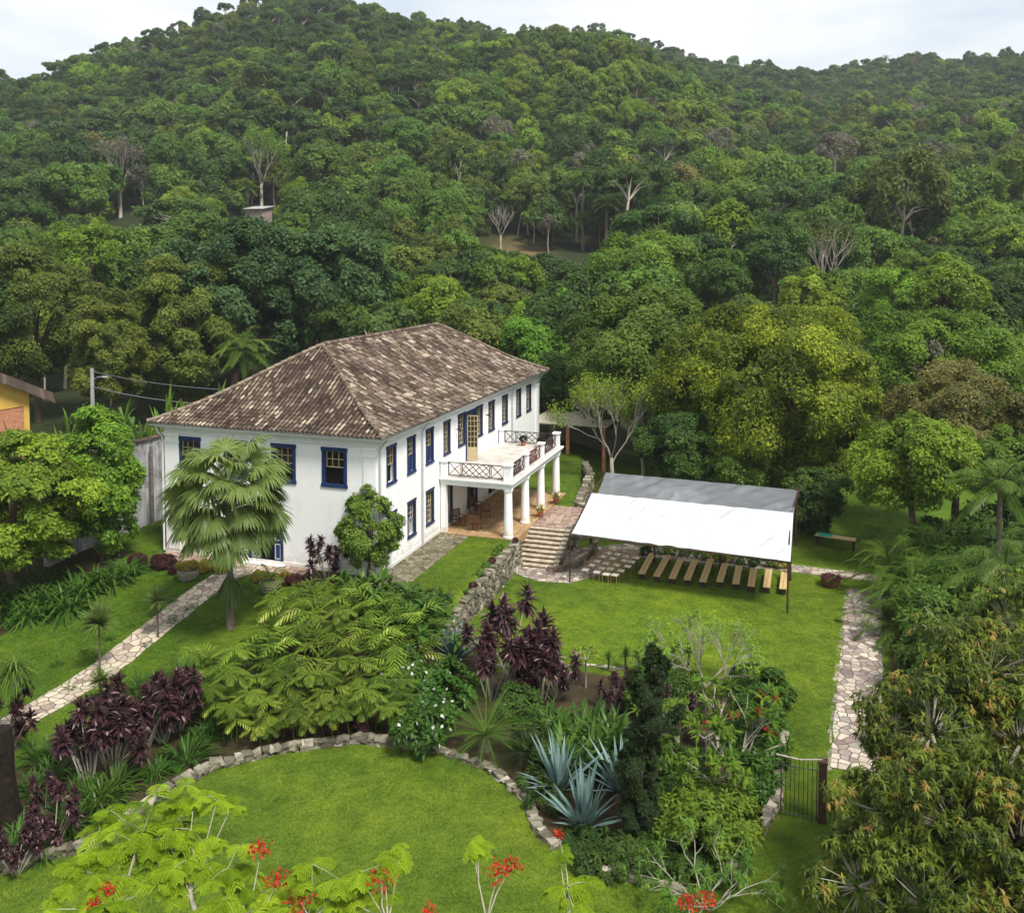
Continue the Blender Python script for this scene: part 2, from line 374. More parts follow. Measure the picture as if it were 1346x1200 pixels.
M['pave_grey'] = paving('grey_flagstones', 3.0, [(.05, (.20, .15, .13)), (.3, (.38, .31, .25)), (.6, (.56, .49, .40)), (.9, (.30, .25, .23))], (.085, .070, .055))
M['pave_apron'] = paving('mossy_flagstones', 2.6, [(.05, (.10, .085, .055)), (.3, (.19, .16, .11)), (.6, (.26, .22, .16)), (.9, (.15, .14, .08))], (.06, .06, .025))
M['pave_rose'] = paving('rose_flagstones', 2.4, [(.05, (.25, .16, .13)), (.3, (.38, .26, .21)), (.6, (.45, .34, .27)), (.9, (.33, .22, .17))], (.12, .09, .07))
def tarp(name, c, rough, trans, alpha=None):
    m, t, b = new_mat(name)
    n = noise(t, 1.2, 6, rough=.6)
    r = ramp(t, n.outputs['Fac'], [(.3, tuple(x * .86 for x in c)), (.6, c)])
    t.links.new(r.outputs[0], b.inputs['Base Color']); b.inputs['Roughness'].default_value = rough; b.inputs['Specular IOR Level'].default_value = .5
    cds = t.nodes.new('ShaderNodeTexCoord'); mp = t.nodes.new('ShaderNodeMapping'); mp.inputs['Rotation'].default_value = (0, 0, .5); mp.inputs['Scale'].default_value = (.5, 2.2, 1)
    t.links.new(cds.outputs['Object'], mp.inputs[0]); n2 = noise(t, 1.4, 5, vec=None); t.links.new(mp.outputs[0], n2.inputs['Vector'])
    bump(t, b, n2.outputs['Fac'], .16, .04)
    tr = t.nodes.new('ShaderNodeBsdfTranslucent'); t.links.new(r.outputs[0], tr.inputs['Color'])
    ms = t.nodes.new('ShaderNodeMixShader'); ms.inputs[0].default_value = trans; o = t.nodes.get('Material Output')
    t.links.new(b.outputs[0], ms.inputs[1]); t.links.new(tr.outputs[0], ms.inputs[2]); cur = ms.outputs[0]
    if alpha is not None:
        tp = t.nodes.new('ShaderNodeBsdfTransparent'); m2 = t.nodes.new('ShaderNodeMixShader'); m2.inputs[0].default_value = alpha
        t.links.new(tp.outputs[0], m2.inputs[1]); t.links.new(cur, m2.inputs[2]); cur = m2.outputs[0]
    t.links.new(cur, o.inputs[0]); return m
M['tarp_white'] = tarp('white_tarpaulin', (.66, .67, .69), .35, .2)
M['tarp_grey'] = tarp('grey_plastic_sheet', (.34, .36, .40), .25, .3, .80)
M['bark'] = plain('brown_bark', (.11, .08, .055), .9, .4, 5, .1, 0, .5)
M['palebark'] = plain('pale_bark', (.36, .32, .26), .9, .3, 5, .1, 0, .4)
M['palmbark'] = plain('palm_trunk_bark', (.115, .095, .075), .9, .35, 7, .1, 0, .5)
M['twig'] = plain('grey_twig', (.30, .27, .22), .9, .25, 8, .1)
M['lightbranch'] = plain('light_branch', (.30, .29, .21), .85, .2, 6, .1)
M['yellow'] = plain('yellow_wall', (.56, .36, .08), .9, .15, 1, .1)
M['brick'] = plain('pink_brick', (.44, .20, .12), .9, .25, 3, .1)
M['oldwall'] = None
def oldwall():
    m, t, b = new_mat('old_whitewash')
    n = noise(t, .7, 8, rough=.75); c = t.nodes.new('ShaderNodeTexCoord'); mp = t.nodes.new('ShaderNodeMapping'); mp.inputs['Scale'].default_value = (3, 3, .3)
    n2 = noise(t, 1.0, 6, vec=None); t.links.new(c.outputs['Object'], mp.inputs[0]); t.links.new(mp.outputs[0], n2.inputs['Vector'])
    r = ramp(t, n.outputs['Fac'], [(.36, (.13, .115, .10)), (.47, (.34, .33, .33)), (.6, (.48, .49, .51))]); r2 = ramp(t, n2.outputs['Fac'], [(.3, (.5, .5, .5)), (.55, (1, 1, 1))])
    x = t.nodes.new('ShaderNodeMixRGB'); x.blend_type = 'MULTIPLY'; x.inputs[0].default_value = 1
    t.links.new(r.outputs[0], x.inputs[1]); t.links.new(r2.outputs[0], x.inputs[2]); t.links.new(x.outputs[0], b.inputs['Base Color']); b.inputs['Roughness'].default_value = .95
    bump(t, b, n.outputs['Fac'], .5, .03); return m
M['oldwall'] = oldwall()
M['concrete'] = plain('grey_concrete', (.34, .34, .33), .9, .2, 3, .1)
M['wire'] = plain('grey_wire', (.20, .21, .23), .6, .1, 3)
M['terracotta'] = plain('terracotta', (.36, .13, .07), .8, .25, 5, .2)
M['creamroof'] = plain('cream_sheet_roof', (.50, .45, .33), .7, .2, 1.5, .3)
M['teal'] = plain('teal_cloth', (.03, .30, .22), .9, .25, 6, .1)
M['potstone'] = plain('mossy_planter', (.17, .16, .12), .95, .4, 6, .1, 0, .5)
# foliage
def L_(k, *a, **kw): M[k] = leafmat(k, *a, **kw)
L_('dark_leaf', (0.022, 0.051, 0.012), (0.101, 0.179, 0.031))
L_('mid_leaf', (0.045, 0.104, 0.015), (0.172, 0.283, 0.039))
L_('fresh_leaf', (0.043, 0.116, 0.012), (0.198, 0.351, 0.032))
L_('lime_leaf', (0.094, 0.187, 0.015), (0.252, 0.396, 0.036))
L_('olive_leaf', (0.054, 0.084, 0.015), (0.207, 0.255, 0.041))
L_('yellowgreen_leaf', (0.065, 0.118, 0.011), (0.270, 0.380, 0.032))
L_('brown_leaf', (.064, .072, .018), (.250, .240, .068))
L_('grey_leaf', (0.091, 0.091, 0.059), (0.230, 0.218, 0.149))
L_('bluegreen_leaf', (0.020, 0.051, 0.014), (0.100, 0.189, 0.061))
L_('palm_leaf', (.034, .080, .010), (.16, .255, .034), rough=.4)
L_('fan_leaf', (.050, .090, .020), (.22, .29, .075), rough=.4, ovar=.1)
L_('mango_leaf', (.016, .040, .006), (.235, .305, .022), c2=(.44, .48, .034), ovar=.1)
L_('redtip_leaf', (.032, .064, .010), (.230, .300, .040), c2=(.42, .27, .075), rough=.4)
L_('fern_leaf', (.040, .090, .008), (.235, .335, .036), c2=(.44, .47, .12), ovar=.3)
L_('strap_leaf', (.025, .075, .010), (.105, .21, .030), rough=.35, ovar=.3)
L_('purple_leaf', (.022, .009, .012), (.115, .050, .056), c2=(.40, .28, .27), ovar=.3, rough=.35)
L_('agave_leaf', (.085, .155, .145), (.20, .29, .27), ovar=.1, trans=.08)
L_('conifer_leaf', (.012, .024, .008), (.045, .075, .018), ovar=.1)
L_('gold_leaf', (.16, .15, .02), (.36, .30, .04))
L_('maroon_leaf', (.040, .012, .014), (.12, .04, .04))
L_('flame_leaf', (.11, .195, .008), (.285, .400, .022), spec=.08, trans=.35, ovar=.1)
L_('flower_white', (.6, .6, .58), (.8, .8, .78), ovar=.05)
L_('flower_yellow', (.55, .42, .03), (.7, .6, .06), ovar=.05)
L_('flower_red', (.34, .018, .012), (.62, .065, .03), ovar=.05)
L_('lilac_leaf', (.30, .26, .28), (.55, .5, .52), ovar=.1)

# ------------------------------------------------------------------ ground
def axis(pts):
    out = []
    for a, b, st in pts: out.append(np.arange(a, b, st))
    return np.concatenate(out + [[pts[-1][1]]])
gx = axis([(-900, -120, 15), (-120, -40, 5), (-40, -16, 1.0), (-16, 32, .3), (32, 60, 1.4), (60, 150, 5), (150, 900, 15)])
gy = axis([(-120, -44, 8), (-44, -26, 1.2), (-26, 36, .3), (36, 70, 1.2), (70, 260, 5), (260, 1150, 12)])
X, Y = np.meshgrid(gx, gy, indexing='ij'); Z = zg(X, Y)
def inpoly(X, Y, poly):
    c = np.zeros(X.shape, bool); n = len(poly)
    for i in range(n):
        x0, y0 = poly[i]; x1, y1 = poly[(i + 1) % n]
        k = ((y0 > Y) != (y1 > Y)) & (X < (x1 - x0) * (Y - y0) / (y1 - y0 + 1e-12) + x0); c ^= k
    return c
CIRC = [(-2.3, -24.5), (-0.56, -22.47), (.76, -21.06), (.82, -18.67), (1.48, -16.23), (3.22, -14.44), (5.6, -12.89), (8.33, -12.45), (11, -13.0), (12.86, -14.4), (13.9, -16.04), (15.3, -17.1), (18.72, -17.4)]
BED = [(-5.6, -25), (-5.6, -18), (-4.6, -12.5), (-2.0, -9), (-1.2, -5), (.8, -3.2), (4.0, -2.8), (6.3, -3.4), (8.0, -5.2), (10.5, -5.6), (12.0, -4.2), (17, -4.0), (19.6, -5.2), (20.9, -7.6), (21.0, -12), (20.4, -14.6), (19, -17)] + CIRC[::-1]
RBED = [(25.6, 9.5), (25.4, 0), (24.8, -8), (26.5, -14), (27, -30), (60, -30), (60, 24), (27, 20), (25.8, 13)]
HBED = [(-13.8, -1.6), (-8.6, -1.6), (-8.6, -.02), (-13.8, -.02)]; HBED2 = [(-6.2, -1.9), (.6, -2.2), (.6, -.02), (-6.2, -.02)]
LBED = [(-30, -12), (-15.6, -12), (-14.6, -7), (-15.2, -1.5), (-18, 1), (-30, 1)]
soil = np.zeros(X.shape)
for p in (BED, RBED, HBED, HBED2, LBED): soil[inpoly(X, Y, p)] = 1
dxx, dyy = X - CAM[0], Y - CAM[1]; DEP = dxx * F0[0] + dyy * F0[1]; LAT = dxx * RT[0] + dyy * RT[1]; PXX = CCX + CF * LAT / np.maximum(DEP, 1)
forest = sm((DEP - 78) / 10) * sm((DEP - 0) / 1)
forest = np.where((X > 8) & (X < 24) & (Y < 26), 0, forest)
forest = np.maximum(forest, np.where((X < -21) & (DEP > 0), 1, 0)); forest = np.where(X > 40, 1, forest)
clear = np.exp(-((PXX - 676) / 36) ** 2 - ((DEP - 208) / 13) ** 2) * 1.3
clear = np.clip(clear, 0, 1)
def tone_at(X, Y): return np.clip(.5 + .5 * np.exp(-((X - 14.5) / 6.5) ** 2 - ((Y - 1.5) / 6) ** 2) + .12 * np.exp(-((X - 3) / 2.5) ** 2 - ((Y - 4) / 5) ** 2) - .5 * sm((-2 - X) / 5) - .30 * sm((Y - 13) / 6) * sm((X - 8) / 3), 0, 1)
def grid_obj(name, X, Y, Z, mat, attrs=None, parent=None):
    n, k = X.shape; V = np.stack([X, Y, Z], -1).reshape(-1, 3)
    i, j = np.meshgrid(np.arange(n - 1), np.arange(k - 1), indexing='ij'); a = (i * k + j).ravel()
    g = G(); g.add(V, np.stack([a, a + k, a + k + 1, a + 1], 1)); o = g.build(name, mat, parent, smooth=True)
    for nm, arr in (attrs or {}).items():
        at = o.data.attributes.new(nm, 'FLOAT', 'POINT'); at.data.foreach_set('value', arr.ravel().astype(np.float32))
    return o
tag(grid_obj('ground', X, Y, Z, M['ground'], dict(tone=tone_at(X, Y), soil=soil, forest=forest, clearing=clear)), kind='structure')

def strip(name, left, right, mat, nu=8, lift=.03, step=.5, zfix=None):
    """sheet between two polylines that follows the ground"""
    L = np.array(left, float); Rr = np.array(right, float)
    def res(P, n):
        d = np.concatenate([[0], np.cumsum(np.linalg.norm(np.diff(P, axis=0), axis=1))]); s = np.linspace(0, d[-1], n); return np.stack([np.interp(s, d, P[:, k]) for k in range(2)], 1)
    n = max(4, int(np.linalg.norm(np.diff(L, axis=0), axis=1).sum() / step))
    A, B = res(L, n), res(Rr, n); u = np.linspace(0, 1, nu + 1)
    P = A[:, None] * (1 - u[None, :, None]) + B[:, None] * u[None, :, None]
    jag = rng.normal(0, .035, (n, 2)); P[:, 0] += jag; P[:, -1] += rng.normal(0, .035, (n, 2))
    z = zg(P[..., 0], P[..., 1]) + lift if zfix is None else np.full(P.shape[:2], zfix)
    return tag(grid_obj(name, P[..., 0], P[..., 1], z, mat), kind='structure')
strip('garden_path', [(-8.75, -26), (-8.85, -17), (-8.95, -10), (-8.7, -2.4), (-8.4, -.05)], [(-7.3, -26), (-7.35, -17), (-7.3, -10), (-7.1, -2.6), (-6.0, -.05)], M['pave_cream'])
strip('lawn_path', [(24.0, 10.6), (23.45, 2), (22.85, -9)], [(25.7, 10.6), (25.3, 2), (24.6, -9)], M['pave_grey'])
strip('cross_path', [(7.0, 7.0), (9.0, 6.5), (10.6, 8.6), (11.8, 12.2), (16, 12.3), (21, 12.4), (25.6, 12.2)], [(7.0, 12.4), (8.5, 13.0), (10.5, 14.6), (12, 14.2), (16, 13.9), (21, 13.7), (25.8, 13.4)], M['pave_grey'], nu=12)
strip('stair_apron', [(4.9, 7.9), (5.6, 6.7), (7.2, 6.1), (9.0, 6.3)], [(4.9, 8.25), (5.6, 8.25), (7.2, 8.25), (9.0, 8.25)], M['pave_grey'], lift=.034)
strip('side_path', [(.02, -2.1), (.02, 8.3)], [(2.0, -2.1), (2.0, 8.3)], M['pave_apron'])
strip('door_apron', [(-13.6, -1.25), (-4, -1.25)], [(-13.6, -.05), (-4, -.05)], M['pave_rose'], lift=.026)
strip('landing', [(5.02, 11.62), (5.02, 16.6)], [(7.5, 11.62), (7.5, 16.6)], M['pave_rose'], zfix=.03)

# ------------------------------------------------------------------ manor house
house = thing('manor_house', 'white two-storey colonial manor house with brown tiled hip roof and blue window frames', 'house')
HL, HW, HZ = 29.5, 13.7, 7.5
EOFF = .62
def walls():
    g = G()
    return g
def facade(g, tf, a1, z1, holes, depth=.34, a0=0.0, z0=-.6):
    """flat wall with rectangular openings and their reveals; tf maps (along, out, up) to the place"""
    As = sorted({a0, a1, *[h[0] for h in holes], *[h[1] for h in holes]}); Zs = sorted({z0, z1, *[h[2] for h in holes], *[h[3] for h in holes]})
    for a, b in zip(As, As[1:]):
        for c, d in zip(Zs, Zs[1:]):
            if any(h[0] <= a + 1e-6 and h[1] >= b - 1e-6 and h[2] <= c + 1e-6 and h[3] >= d - 1e-6 for h in holes): continue
            g.add([tf(a, 0, c), tf(b, 0, c), tf(b, 0, d), tf(a, 0, d)], [0, 1, 2, 3])
    for a, b, c, d in holes:
        q = -depth
        for p in ([(a, 0, c), (a, q, c), (a, q, d), (a, 0, d)], [(b, 0, c), (b, q, c), (b, q, d), (b, 0, d)], [(a, 0, d), (a, q, d), (b, q, d), (b, 0, d)], [(a, 0, c), (a, q, c), (b, q, c), (b, 0, c)]):
            g.add([tf(*v) for v in p], [0, 1, 2, 3])
TR = lambda a, o, z: (o, a, z)            # long facade, faces +X
TL = lambda a, o, z: (-a, -o, z)          # short facade, faces -Y
UP_, DN_ = (4.70, 6.80), (1.0, 3.08)
RW = [1.05, 3.69, 6.31, 9.03, 17.24, 20.2, 23.53, 26.12]
RWw = [1.15, 1.08, 1.1, 1.05, 1.2, 1.2, 1.12, 1.2]
holesR = [(a, a + w_, *UP_) for a, w_ in zip(RW, RWw)] + [(11.45, 12.72, 4.75, 6.85), (12.78, 14.72, 3.56, 6.85), (14.78, 15.98, 4.75, 6.85)]
holesR += [(RW[i], RW[i] + RWw[i], *DN_) for i in (0, 1, 2)] + [(9.35, 10.45, .05, 2.75), (13.05, 14.95, .05, 2.85), (17.2, 18.6, .05, 2.75)]
LWN = [1.87, 5.04, 8.15, 11.28]
holesL = [(a, a + 1.48, 4.70, 6.80) for a in LWN] + [(5.86, 8.1, .08, 2.95), (11.4, 12.7, 1.0, 3.0)]
g = G(); facade(g, TR, HL, HZ, holesR); facade(g, TL, HW, HZ, holesL)
g.add([(-HW, 0, -.6), (-HW, HL, -.6), (-HW, HL, HZ), (-HW, 0, HZ)], [0, 1, 2, 3]); g.add([(0, HL, -.6), (-HW, HL, -.6), (-HW, HL, HZ), (0, HL, HZ)], [0, 1, 2, 3])
g.build('wall', M['stucco'], house)
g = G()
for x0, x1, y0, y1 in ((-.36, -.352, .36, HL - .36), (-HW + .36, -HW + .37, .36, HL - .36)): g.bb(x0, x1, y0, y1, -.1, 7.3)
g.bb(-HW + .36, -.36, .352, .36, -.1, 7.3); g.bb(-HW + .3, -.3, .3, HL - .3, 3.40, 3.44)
rm = g.build('room_shade_backing', M['dark'], house)  # added black sheets behind the openings, room darkness put into their colour
# plinth, cornice, corner pilasters
def ring(g, z0, z1, off, inner=0.0, t=.5):
    for x0, x1, y0, y1 in ((-HW - off, off, -off, -inner), (-HW - off, off, HL + inner, HL + off), (inner, off, -inner, HL + inner), (-HW - off, -HW - inner, -inner, HL + inner)): g.bb(x0, x1, y0, y1, z0, z1, t)
g = G(); ring(g, 6.98, 7.06, .10, .0); ring(g, 7.06, 7.26, .05, 0.0); ring(g, 7.26, 7.34, .16, 0.0); ring(g, 7.34, 7.46, .26, 0.0); g.build('cornice', M['trim'], house)
g = G(); ring(g, -.5, .22, .045, 0.0); g.build('plinth', M['stucco'], house)
def pilaster(a0, a1, tf, name='pilaster'):
    g = G()
    def bx(A0, A1, o, z0, z1):
        p, q = np.array(tf(A0, 0.002, z0)), np.array(tf(A1, o, z1)); lo, hi = np.minimum(p, q), np.maximum(p, q); g.bb(lo[0], hi[0], lo[1], hi[1], lo[2], hi[2])
    bx(a0, a1, .075, .225, 6.45); bx(a0 - .04, a1 + .04, .11, 6.45, 6.55); bx(a0, a1, .08, 6.55, 6.86); bx(a0 - .07, a1 + .07, .14, 6.86, 6.975)
    g.build(name, M['stucco'], house)
pilaster(.08, .82, TL); pilaster(HW - 1.0, HW - .05, TL); pilaster(HL - .95, HL - .08, TR)
# eave: soffit + gutter
g = G()
ring(g, 7.46, 7.50, EOFF - .04, 0.0); g.build('soffit', M['trim'], house)
g = G()
for x0, x1, y0, y1 in ((-HW - EOFF, EOFF, -EOFF, -EOFF + .14), (-HW - EOFF, EOFF, HL + EOFF - .14, HL + EOFF), (EOFF - .14, EOFF, -EOFF + .14, HL + EOFF - .14), (-HW - EOFF, -HW - EOFF + .14, -EOFF + .14, HL + EOFF - .14)): g.bb(x0, x1, y0, y1, 7.505, 7.62)
g.build('gutter', M['gutter'], house)
for a, tf in ((5.58, TR), (22.3, TR), (29.05, TR), (.06, TR)):
    g = G(); p = [tf(a, EOFF - .1, 7.5), tf(a, EOFF - .1, 7.42), tf(a, .30, 7.0) if False else tf(a, .33, 7.2), tf(a, .12, 6.9), tf(a, .12, 0.05)]
    g.tube(p, .05, 8); g.build('downpipe', M['pipe'], house, smooth=False)
g = G(); g.tube([(-HW - .4, -.4, 7.5), (-HW - .25, -.25, 7.0), (-HW - .1, -.1, 6.75), (-HW - .1, -.1, .1)], .06, 8); g.build('downpipe', M['gutter'], house)
# roof of barrel tiles
RX, R1, R2, RZ, EZ = -7.1, 6.6, 24.8, 11.62, 7.60
def roof():
    g = G(); X0, X1, Y0, Y1 = -HW - EOFF - .06, EOFF + .06, -EOFF - .06, HL + EOFF + .06
    def curve(t): return EZ + (RZ - EZ) * (t - .055 * np.sin(np.pi * t) - .02 * np.sin(2 * np.pi * t))
    prof = [(-.5, .0), (-.33, .0), (-.24, .035), (-.08, .085), (.10, .085), (.26, .035), (.34, .0)]     # pan then cover
    def slope(orig, along, inward, length, run, e0, e1):
        per = .27; n = int(length / per); per = length / n; rows = int(run * 1.13 / .40)
        pt = rng.random((n, 1)) * .5
        for i in range(n):
            a = (i + .5) * per
            tm = min(1, a / e0, (length - a) / e1)
            nr = max(1, int(math.ceil(rows * tm)))
            patch = np.sin(a * .9 + np.arange(nr) * .35) * .08 + np.sin(a * 2.3 - np.arange(nr) * .8) * .08
            for r in range(nr):
                t0, t1 = r / rows, min((r + 1.12) / rows, tm + .02)
                z0, z1 = curve(t0) + .05, curve(min(t1, 1)) - .0
                sag = .02 * math.sin(a * .8) + rng.normal(0, .006); tl = rng.random()
                cov = np.clip(.50 + .55 * (rng.random() - .5) + patch[r] + (.28 if rng.random() < .30 else 0) - (.25 if rng.random() < .2 else 0), 0, 1)
                pan = np.clip(.10 + .22 * rng.random() + patch[r], 0, .5)
                V = []; T = []
                for q, hgt in prof:
                    s = a + q * per + rng.normal(0, .004)
                    for tt, zz in ((t0, z0), (t1, z1)):
                        p = orig + along * s + inward * (tt * run); V.append((p[0], p[1], zz + hgt + sag)); T.append(cov if hgt > .01 else pan)
                F = [[2 * k, 2 * k + 2, 2 * k + 3, 2 * k + 1] for k in range(len(prof) - 1)]
                g.add(V, F, T)
                if r == 0:      # closed lower ends of the covers
                    g.add([V[2 * k] for k in (1, 2, 3, 4, 5, 6)], [list(range(6))], cov * .6)
    v = lambda x, y: np.array([x, y], float)
    slope(v(X1, Y0), v(0, 1), v(-1, 0), Y1 - Y0, X1 - RX, R1 - Y0, Y1 - R2)
    slope(v(X0, Y0), v(0, 1), v(1, 0), Y1 - Y0, RX - X0, R1 - Y0, Y1 - R2)
    slope(v(X0, Y0), v(1, 0), v(0, 1), X1 - X0, R1 - Y0, RX - X0, X1 - RX)
    slope(v(X0, Y1), v(1, 0), v(0, -1), X1 - X0, Y1 - R2, RX - X0, X1 - RX)
    o = g.build('roof', M['tiles'], house)
    c = G()
    # underlay so that no light shows between tiles
    tt = np.linspace(0, 1, 9)
    for (ax, ay, bx_, by, r0, r1_) in ((X1, Y0, X1, Y1, R1, R2), (X0, Y0, X0, Y1, R1, R2)):
        V = [];
        for t in tt:
            z = curve(t) - .02; V += [(ax + (RX - ax) * t, ay + (r0 - ay) * t, z), (bx_ + (RX - bx_) * t, by + (r1_ - by) * t, z)]
        c.add(V, [[2 * k, 2 * k + 1, 2 * k + 3, 2 * k + 2] for k in range(8)], .05)
    for (y, rr) in ((Y0, R1), (Y1, R2)):
        V = []
        for t in tt:
            z = curve(t) - .02; V += [(X0 + (RX - X0) * t, y + (rr - y) * t, z), (X1 + (RX - X1) * t, y + (rr - y) * t, z)]
        c.add(V, [[2 * k, 2 * k + 1, 2 * k + 3, 2 * k + 2] for k in range(8)], .05)
    c.build('underlay', M['tiles'], o)
    h = G()
    for cx_, cy_, ry in ((X1, Y0, R1), (X0, Y0, R1), (X1, Y1, R2), (X0, Y1, R2)):
        for k in range(24):
            t0, t1 = k / 24, (k + 1.15) / 24
            p = [(cx_ + (RX - cx_) * t, cy_ + (ry - cy_) * t, float(curve(min(t, 1))) + .10 + e) for t, e in ((t0, .02), (t1, 0))]
            h.tube(p, [.135, .105], 8, np.clip(.62 + .35 * (rng.random() - .4), 0, 1))
    n = 46
    for k in range(n):
        y0 = R1 + (R2 - R1) * k / n; y1 = R1 + (R2 - R1) * (k + 1.12) / n
        h.tube([(RX, y0, RZ + .11), (RX, y1, RZ + .09)], [.15, .12], 8, np.clip(.6 + .4 * (rng.random() - .4), 0, 1))
    h.build('ridge_cap', M['tiles'], o)
roof()
# windows
def bxf(g, tf, a0, a1, o0, o1, z0, z1, m=0, t=.5):
    p, q = np.array(tf(a0, o0, z0)), np.array(tf(a1, o1, z1)); lo, hi = np.minimum(p, q), np.maximum(p, q); g.bb(lo[0], hi[0], lo[1], hi[1], lo[2], hi[2], t, m)
def window(tf, a0, a1, z0, z1, kind, frame='blue', fw=.13, name='window'):
    g = G()
    bxf(g, tf, a0 - .03, a0 + fw, -.10, .035, z0, z1); bxf(g, tf, a1 - fw, a1 + .03, -.10, .035, z0, z1)
    bxf(g, tf, a0 - .07, a1 + .07, -.10, .055, z1 - fw, z1 + .05); bxf(g, tf, a0 - .07, a1 + .07, -.10, .065, z0 - .05, z0 + fw * .8)
    f = g.build(name, M[frame], house)
    i0, i1, j0, j1 = a0 + fw, a1 - fw, z0 + fw * .8, z1 - fw; zm = (j0 + j1) / 2
    def sash(z_0, z_1, nx, ny, o=-.13, mat='cream'):
        s = G(); w_ = .055
        bxf(s, tf, i0, i0 + w_, o - .04, o, z_0, z_1); bxf(s, tf, i1 - w_, i1, o - .04, o, z_0, z_1)
        bxf(s, tf, i0 + w_, i1 - w_, o - .04, o, z_1 - w_, z_1); bxf(s, tf, i0 + w_, i1 - w_, o - .04, o, z_0, z_0 + w_)
        for k in range(1, nx):
            c = i0 + (i1 - i0) * k / nx; bxf(s, tf, c - .02, c + .02, o - .035, o - .004, z_0 + w_, z_1 - w_)
        for k in range(1, ny):
            c = z_0 + (z_1 - z_0) * k / ny; bxf(s, tf, i0 + w_, i1 - w_, o - .038, o - .002, c - .02, c + .02)
        s.build('sash', M[mat], f)
        p = G(); bxf(p, tf, i0 + .01, i1 - .01, o - .06, o - .045, z_0 + .01, z_1 - .01); p.build('pane', M['glass'], f)
    if kind == 'open': sash(zm - .02, j1, 3, 2)
    elif kind == 'full': sash(zm - .02, j1, 3, 3); sash(j0, zm + .02, 3, 3, -.18)
    elif kind == 'shutter':
        sash(zm - .02, j1, 3, 3)
        s = G(); bxf(s, tf, i0, i1, -.20, -.16, j0, zm - .02); s.build('shutter', M['blue'], f)
    elif kind == 'blind':
        sash(zm - .05, j1, 3, 3, -.13, 'palecream')
        s = G(); bxf(s, tf, i0, (i0 * .45 + i1 * .55), -.20, -.16, j0, zm - .05); s.build('shutter', M['cushion'], f)
    return f
kR = ['open', 'shutter', 'shutter', 'full', 'full', 'full', 'full', 'full']
for a, w_, k in zip(RW, RWw, kR): window(TR, a, a + w_, *UP_, k, 'blue' if k != 'full' else 'darkblue', .10)
for i, k in ((0, 'full'), (1, 'blind'), (2, 'full')): window(TR, RW[i], RW[i] + RWw[i], *DN_, k, 'darkblue', .09)
for a in LWN: window(TL, a, a + 1.48, 4.70, 6.80, 'open', 'blue', .17)
window(TL, 11.4, 12.7, 1.0, 3.0, 'open', 'blue', .15)
window(TR, 11.45, 12.72, 4.75, 6.85, 'full', 'darkblue', .10); window(TR, 14.78, 15.98, 4.75, 6.85, 'full', 'darkblue', .10)
# balcony door, one leaf swung out
g = G(); bxf(g, TR, 12.78, 12.92, -.12, .04, 3.56, 6.85); bxf(g, TR, 14.36, 14.72, -.12, .05, 3.56, 6.85); bxf(g, TR, 12.92, 14.36, -.12, .045, 6.62, 6.85)
bd = g.build('balcony_door', M['blue'], house)
def lattice_leaf(o, a, wdt, z0, z1, ang, nx, ny, parent, name='door_leaf', mat='cream'):
    s = G(); wv = .06; zz0 = z0 + (z1 - z0) * .30
    s.bb(0, wv, -.02, .02, z0, z1); s.bb(wdt - wv, wdt, -.02, .02, z0, z1); s.bb(wv, wdt - wv, -.02, .02, z1 - wv, z1); s.bb(wv, wdt - wv, -.02, .02, z0, zz0)
    for k in range(1, nx): c = wdt * k / nx; s.bb(c - .018, c + .018, -.015, .015, zz0, z1 - wv)
    for k in range(1, ny): c = zz0 + (z1 - zz0) * k / ny; s.bb(wv, wdt - wv, -.017, .017, c - .018, c + .018)
    p = G(); p.bb(wv, wdt - wv, -.004, .004, zz0, z1 - wv)
    ca, sa = math.cos(ang), math.sin(ang)
    fn = lambda V: np.stack([o + V[:, 0] * ca - V[:, 1] * sa, a + V[:, 0] * sa + V[:, 1] * ca, V[:, 2]], 1)
    l = s.xf(fn).build(name, M[mat], parent); p.xf(fn).build('pane', M['glass'], parent)
lattice_leaf(.05, 12.95, .72, 3.57, 6.6, R_(18), 3, 6, bd); lattice_leaf(-.15, 13.66, .7, 3.57, 6.6, R_(90), 3, 6, bd)
# doors under the porch, panelled front door
for a0, a1, z1 in ((9.35, 10.45, 2.75), (13.05, 14.95, 2.85), (17.2, 18.6, 2.75)):
    g = G(); bxf(g, TR, a0, a0 + .1, -.1, .03, .05, z1); bxf(g, TR, a1 - .1, a1, -.1, .03, .05, z1); bxf(g, TR, a0 + .1, a1 - .1, -.1, .03, z1 - .12, z1)
    d = g.build('porch_door', M['darkblue'], house); p = G(); bxf(p, TR, a0 + .1, a1 - .1, -.26, -.22, .05, z1 - .12); p.build('door_leaf', M['glass'], d)
g = G(); bxf(g, TL, 5.86, 6.0, -.12, .04, .08, 2.95); bxf(g, TL, 7.96, 8.1, -.12, .04, .08, 2.95); bxf(g, TL, 6.0, 7.96, -.12, .04, 2.8, 2.95)
fd = g.build('front_door', M['blue'], house)
for s0, s1 in ((6.0, 6.5), (7.35, 7.96)):
    g = G(); bxf(g, TL, s0, s1, -.10, -.05, .08, 2.8); l = g.build('door_leaf', M['blue'], fd)
    g = G()
    for z0, z1 in ((.3, 1.15), (1.35, 2.6)):
        for q in ((s0 + .08, s0 + .11, z0, z1), (s1 - .11, s1 - .08, z0, z1), (s0 + .11, s1 - .11, z0, z0 + .03), (s0 + .11, s1 - .11, z1 - .03, z1)): bxf(g, TL, q[0], q[1], -.052, -.035, q[2], q[3])
    g.build('door_moulding', M['cushion'], fd)
g = G(); bxf(g, TL, 5.7, 8.25, 0, .4, -.2, .06); g.build('door_step', M['trim'], house)
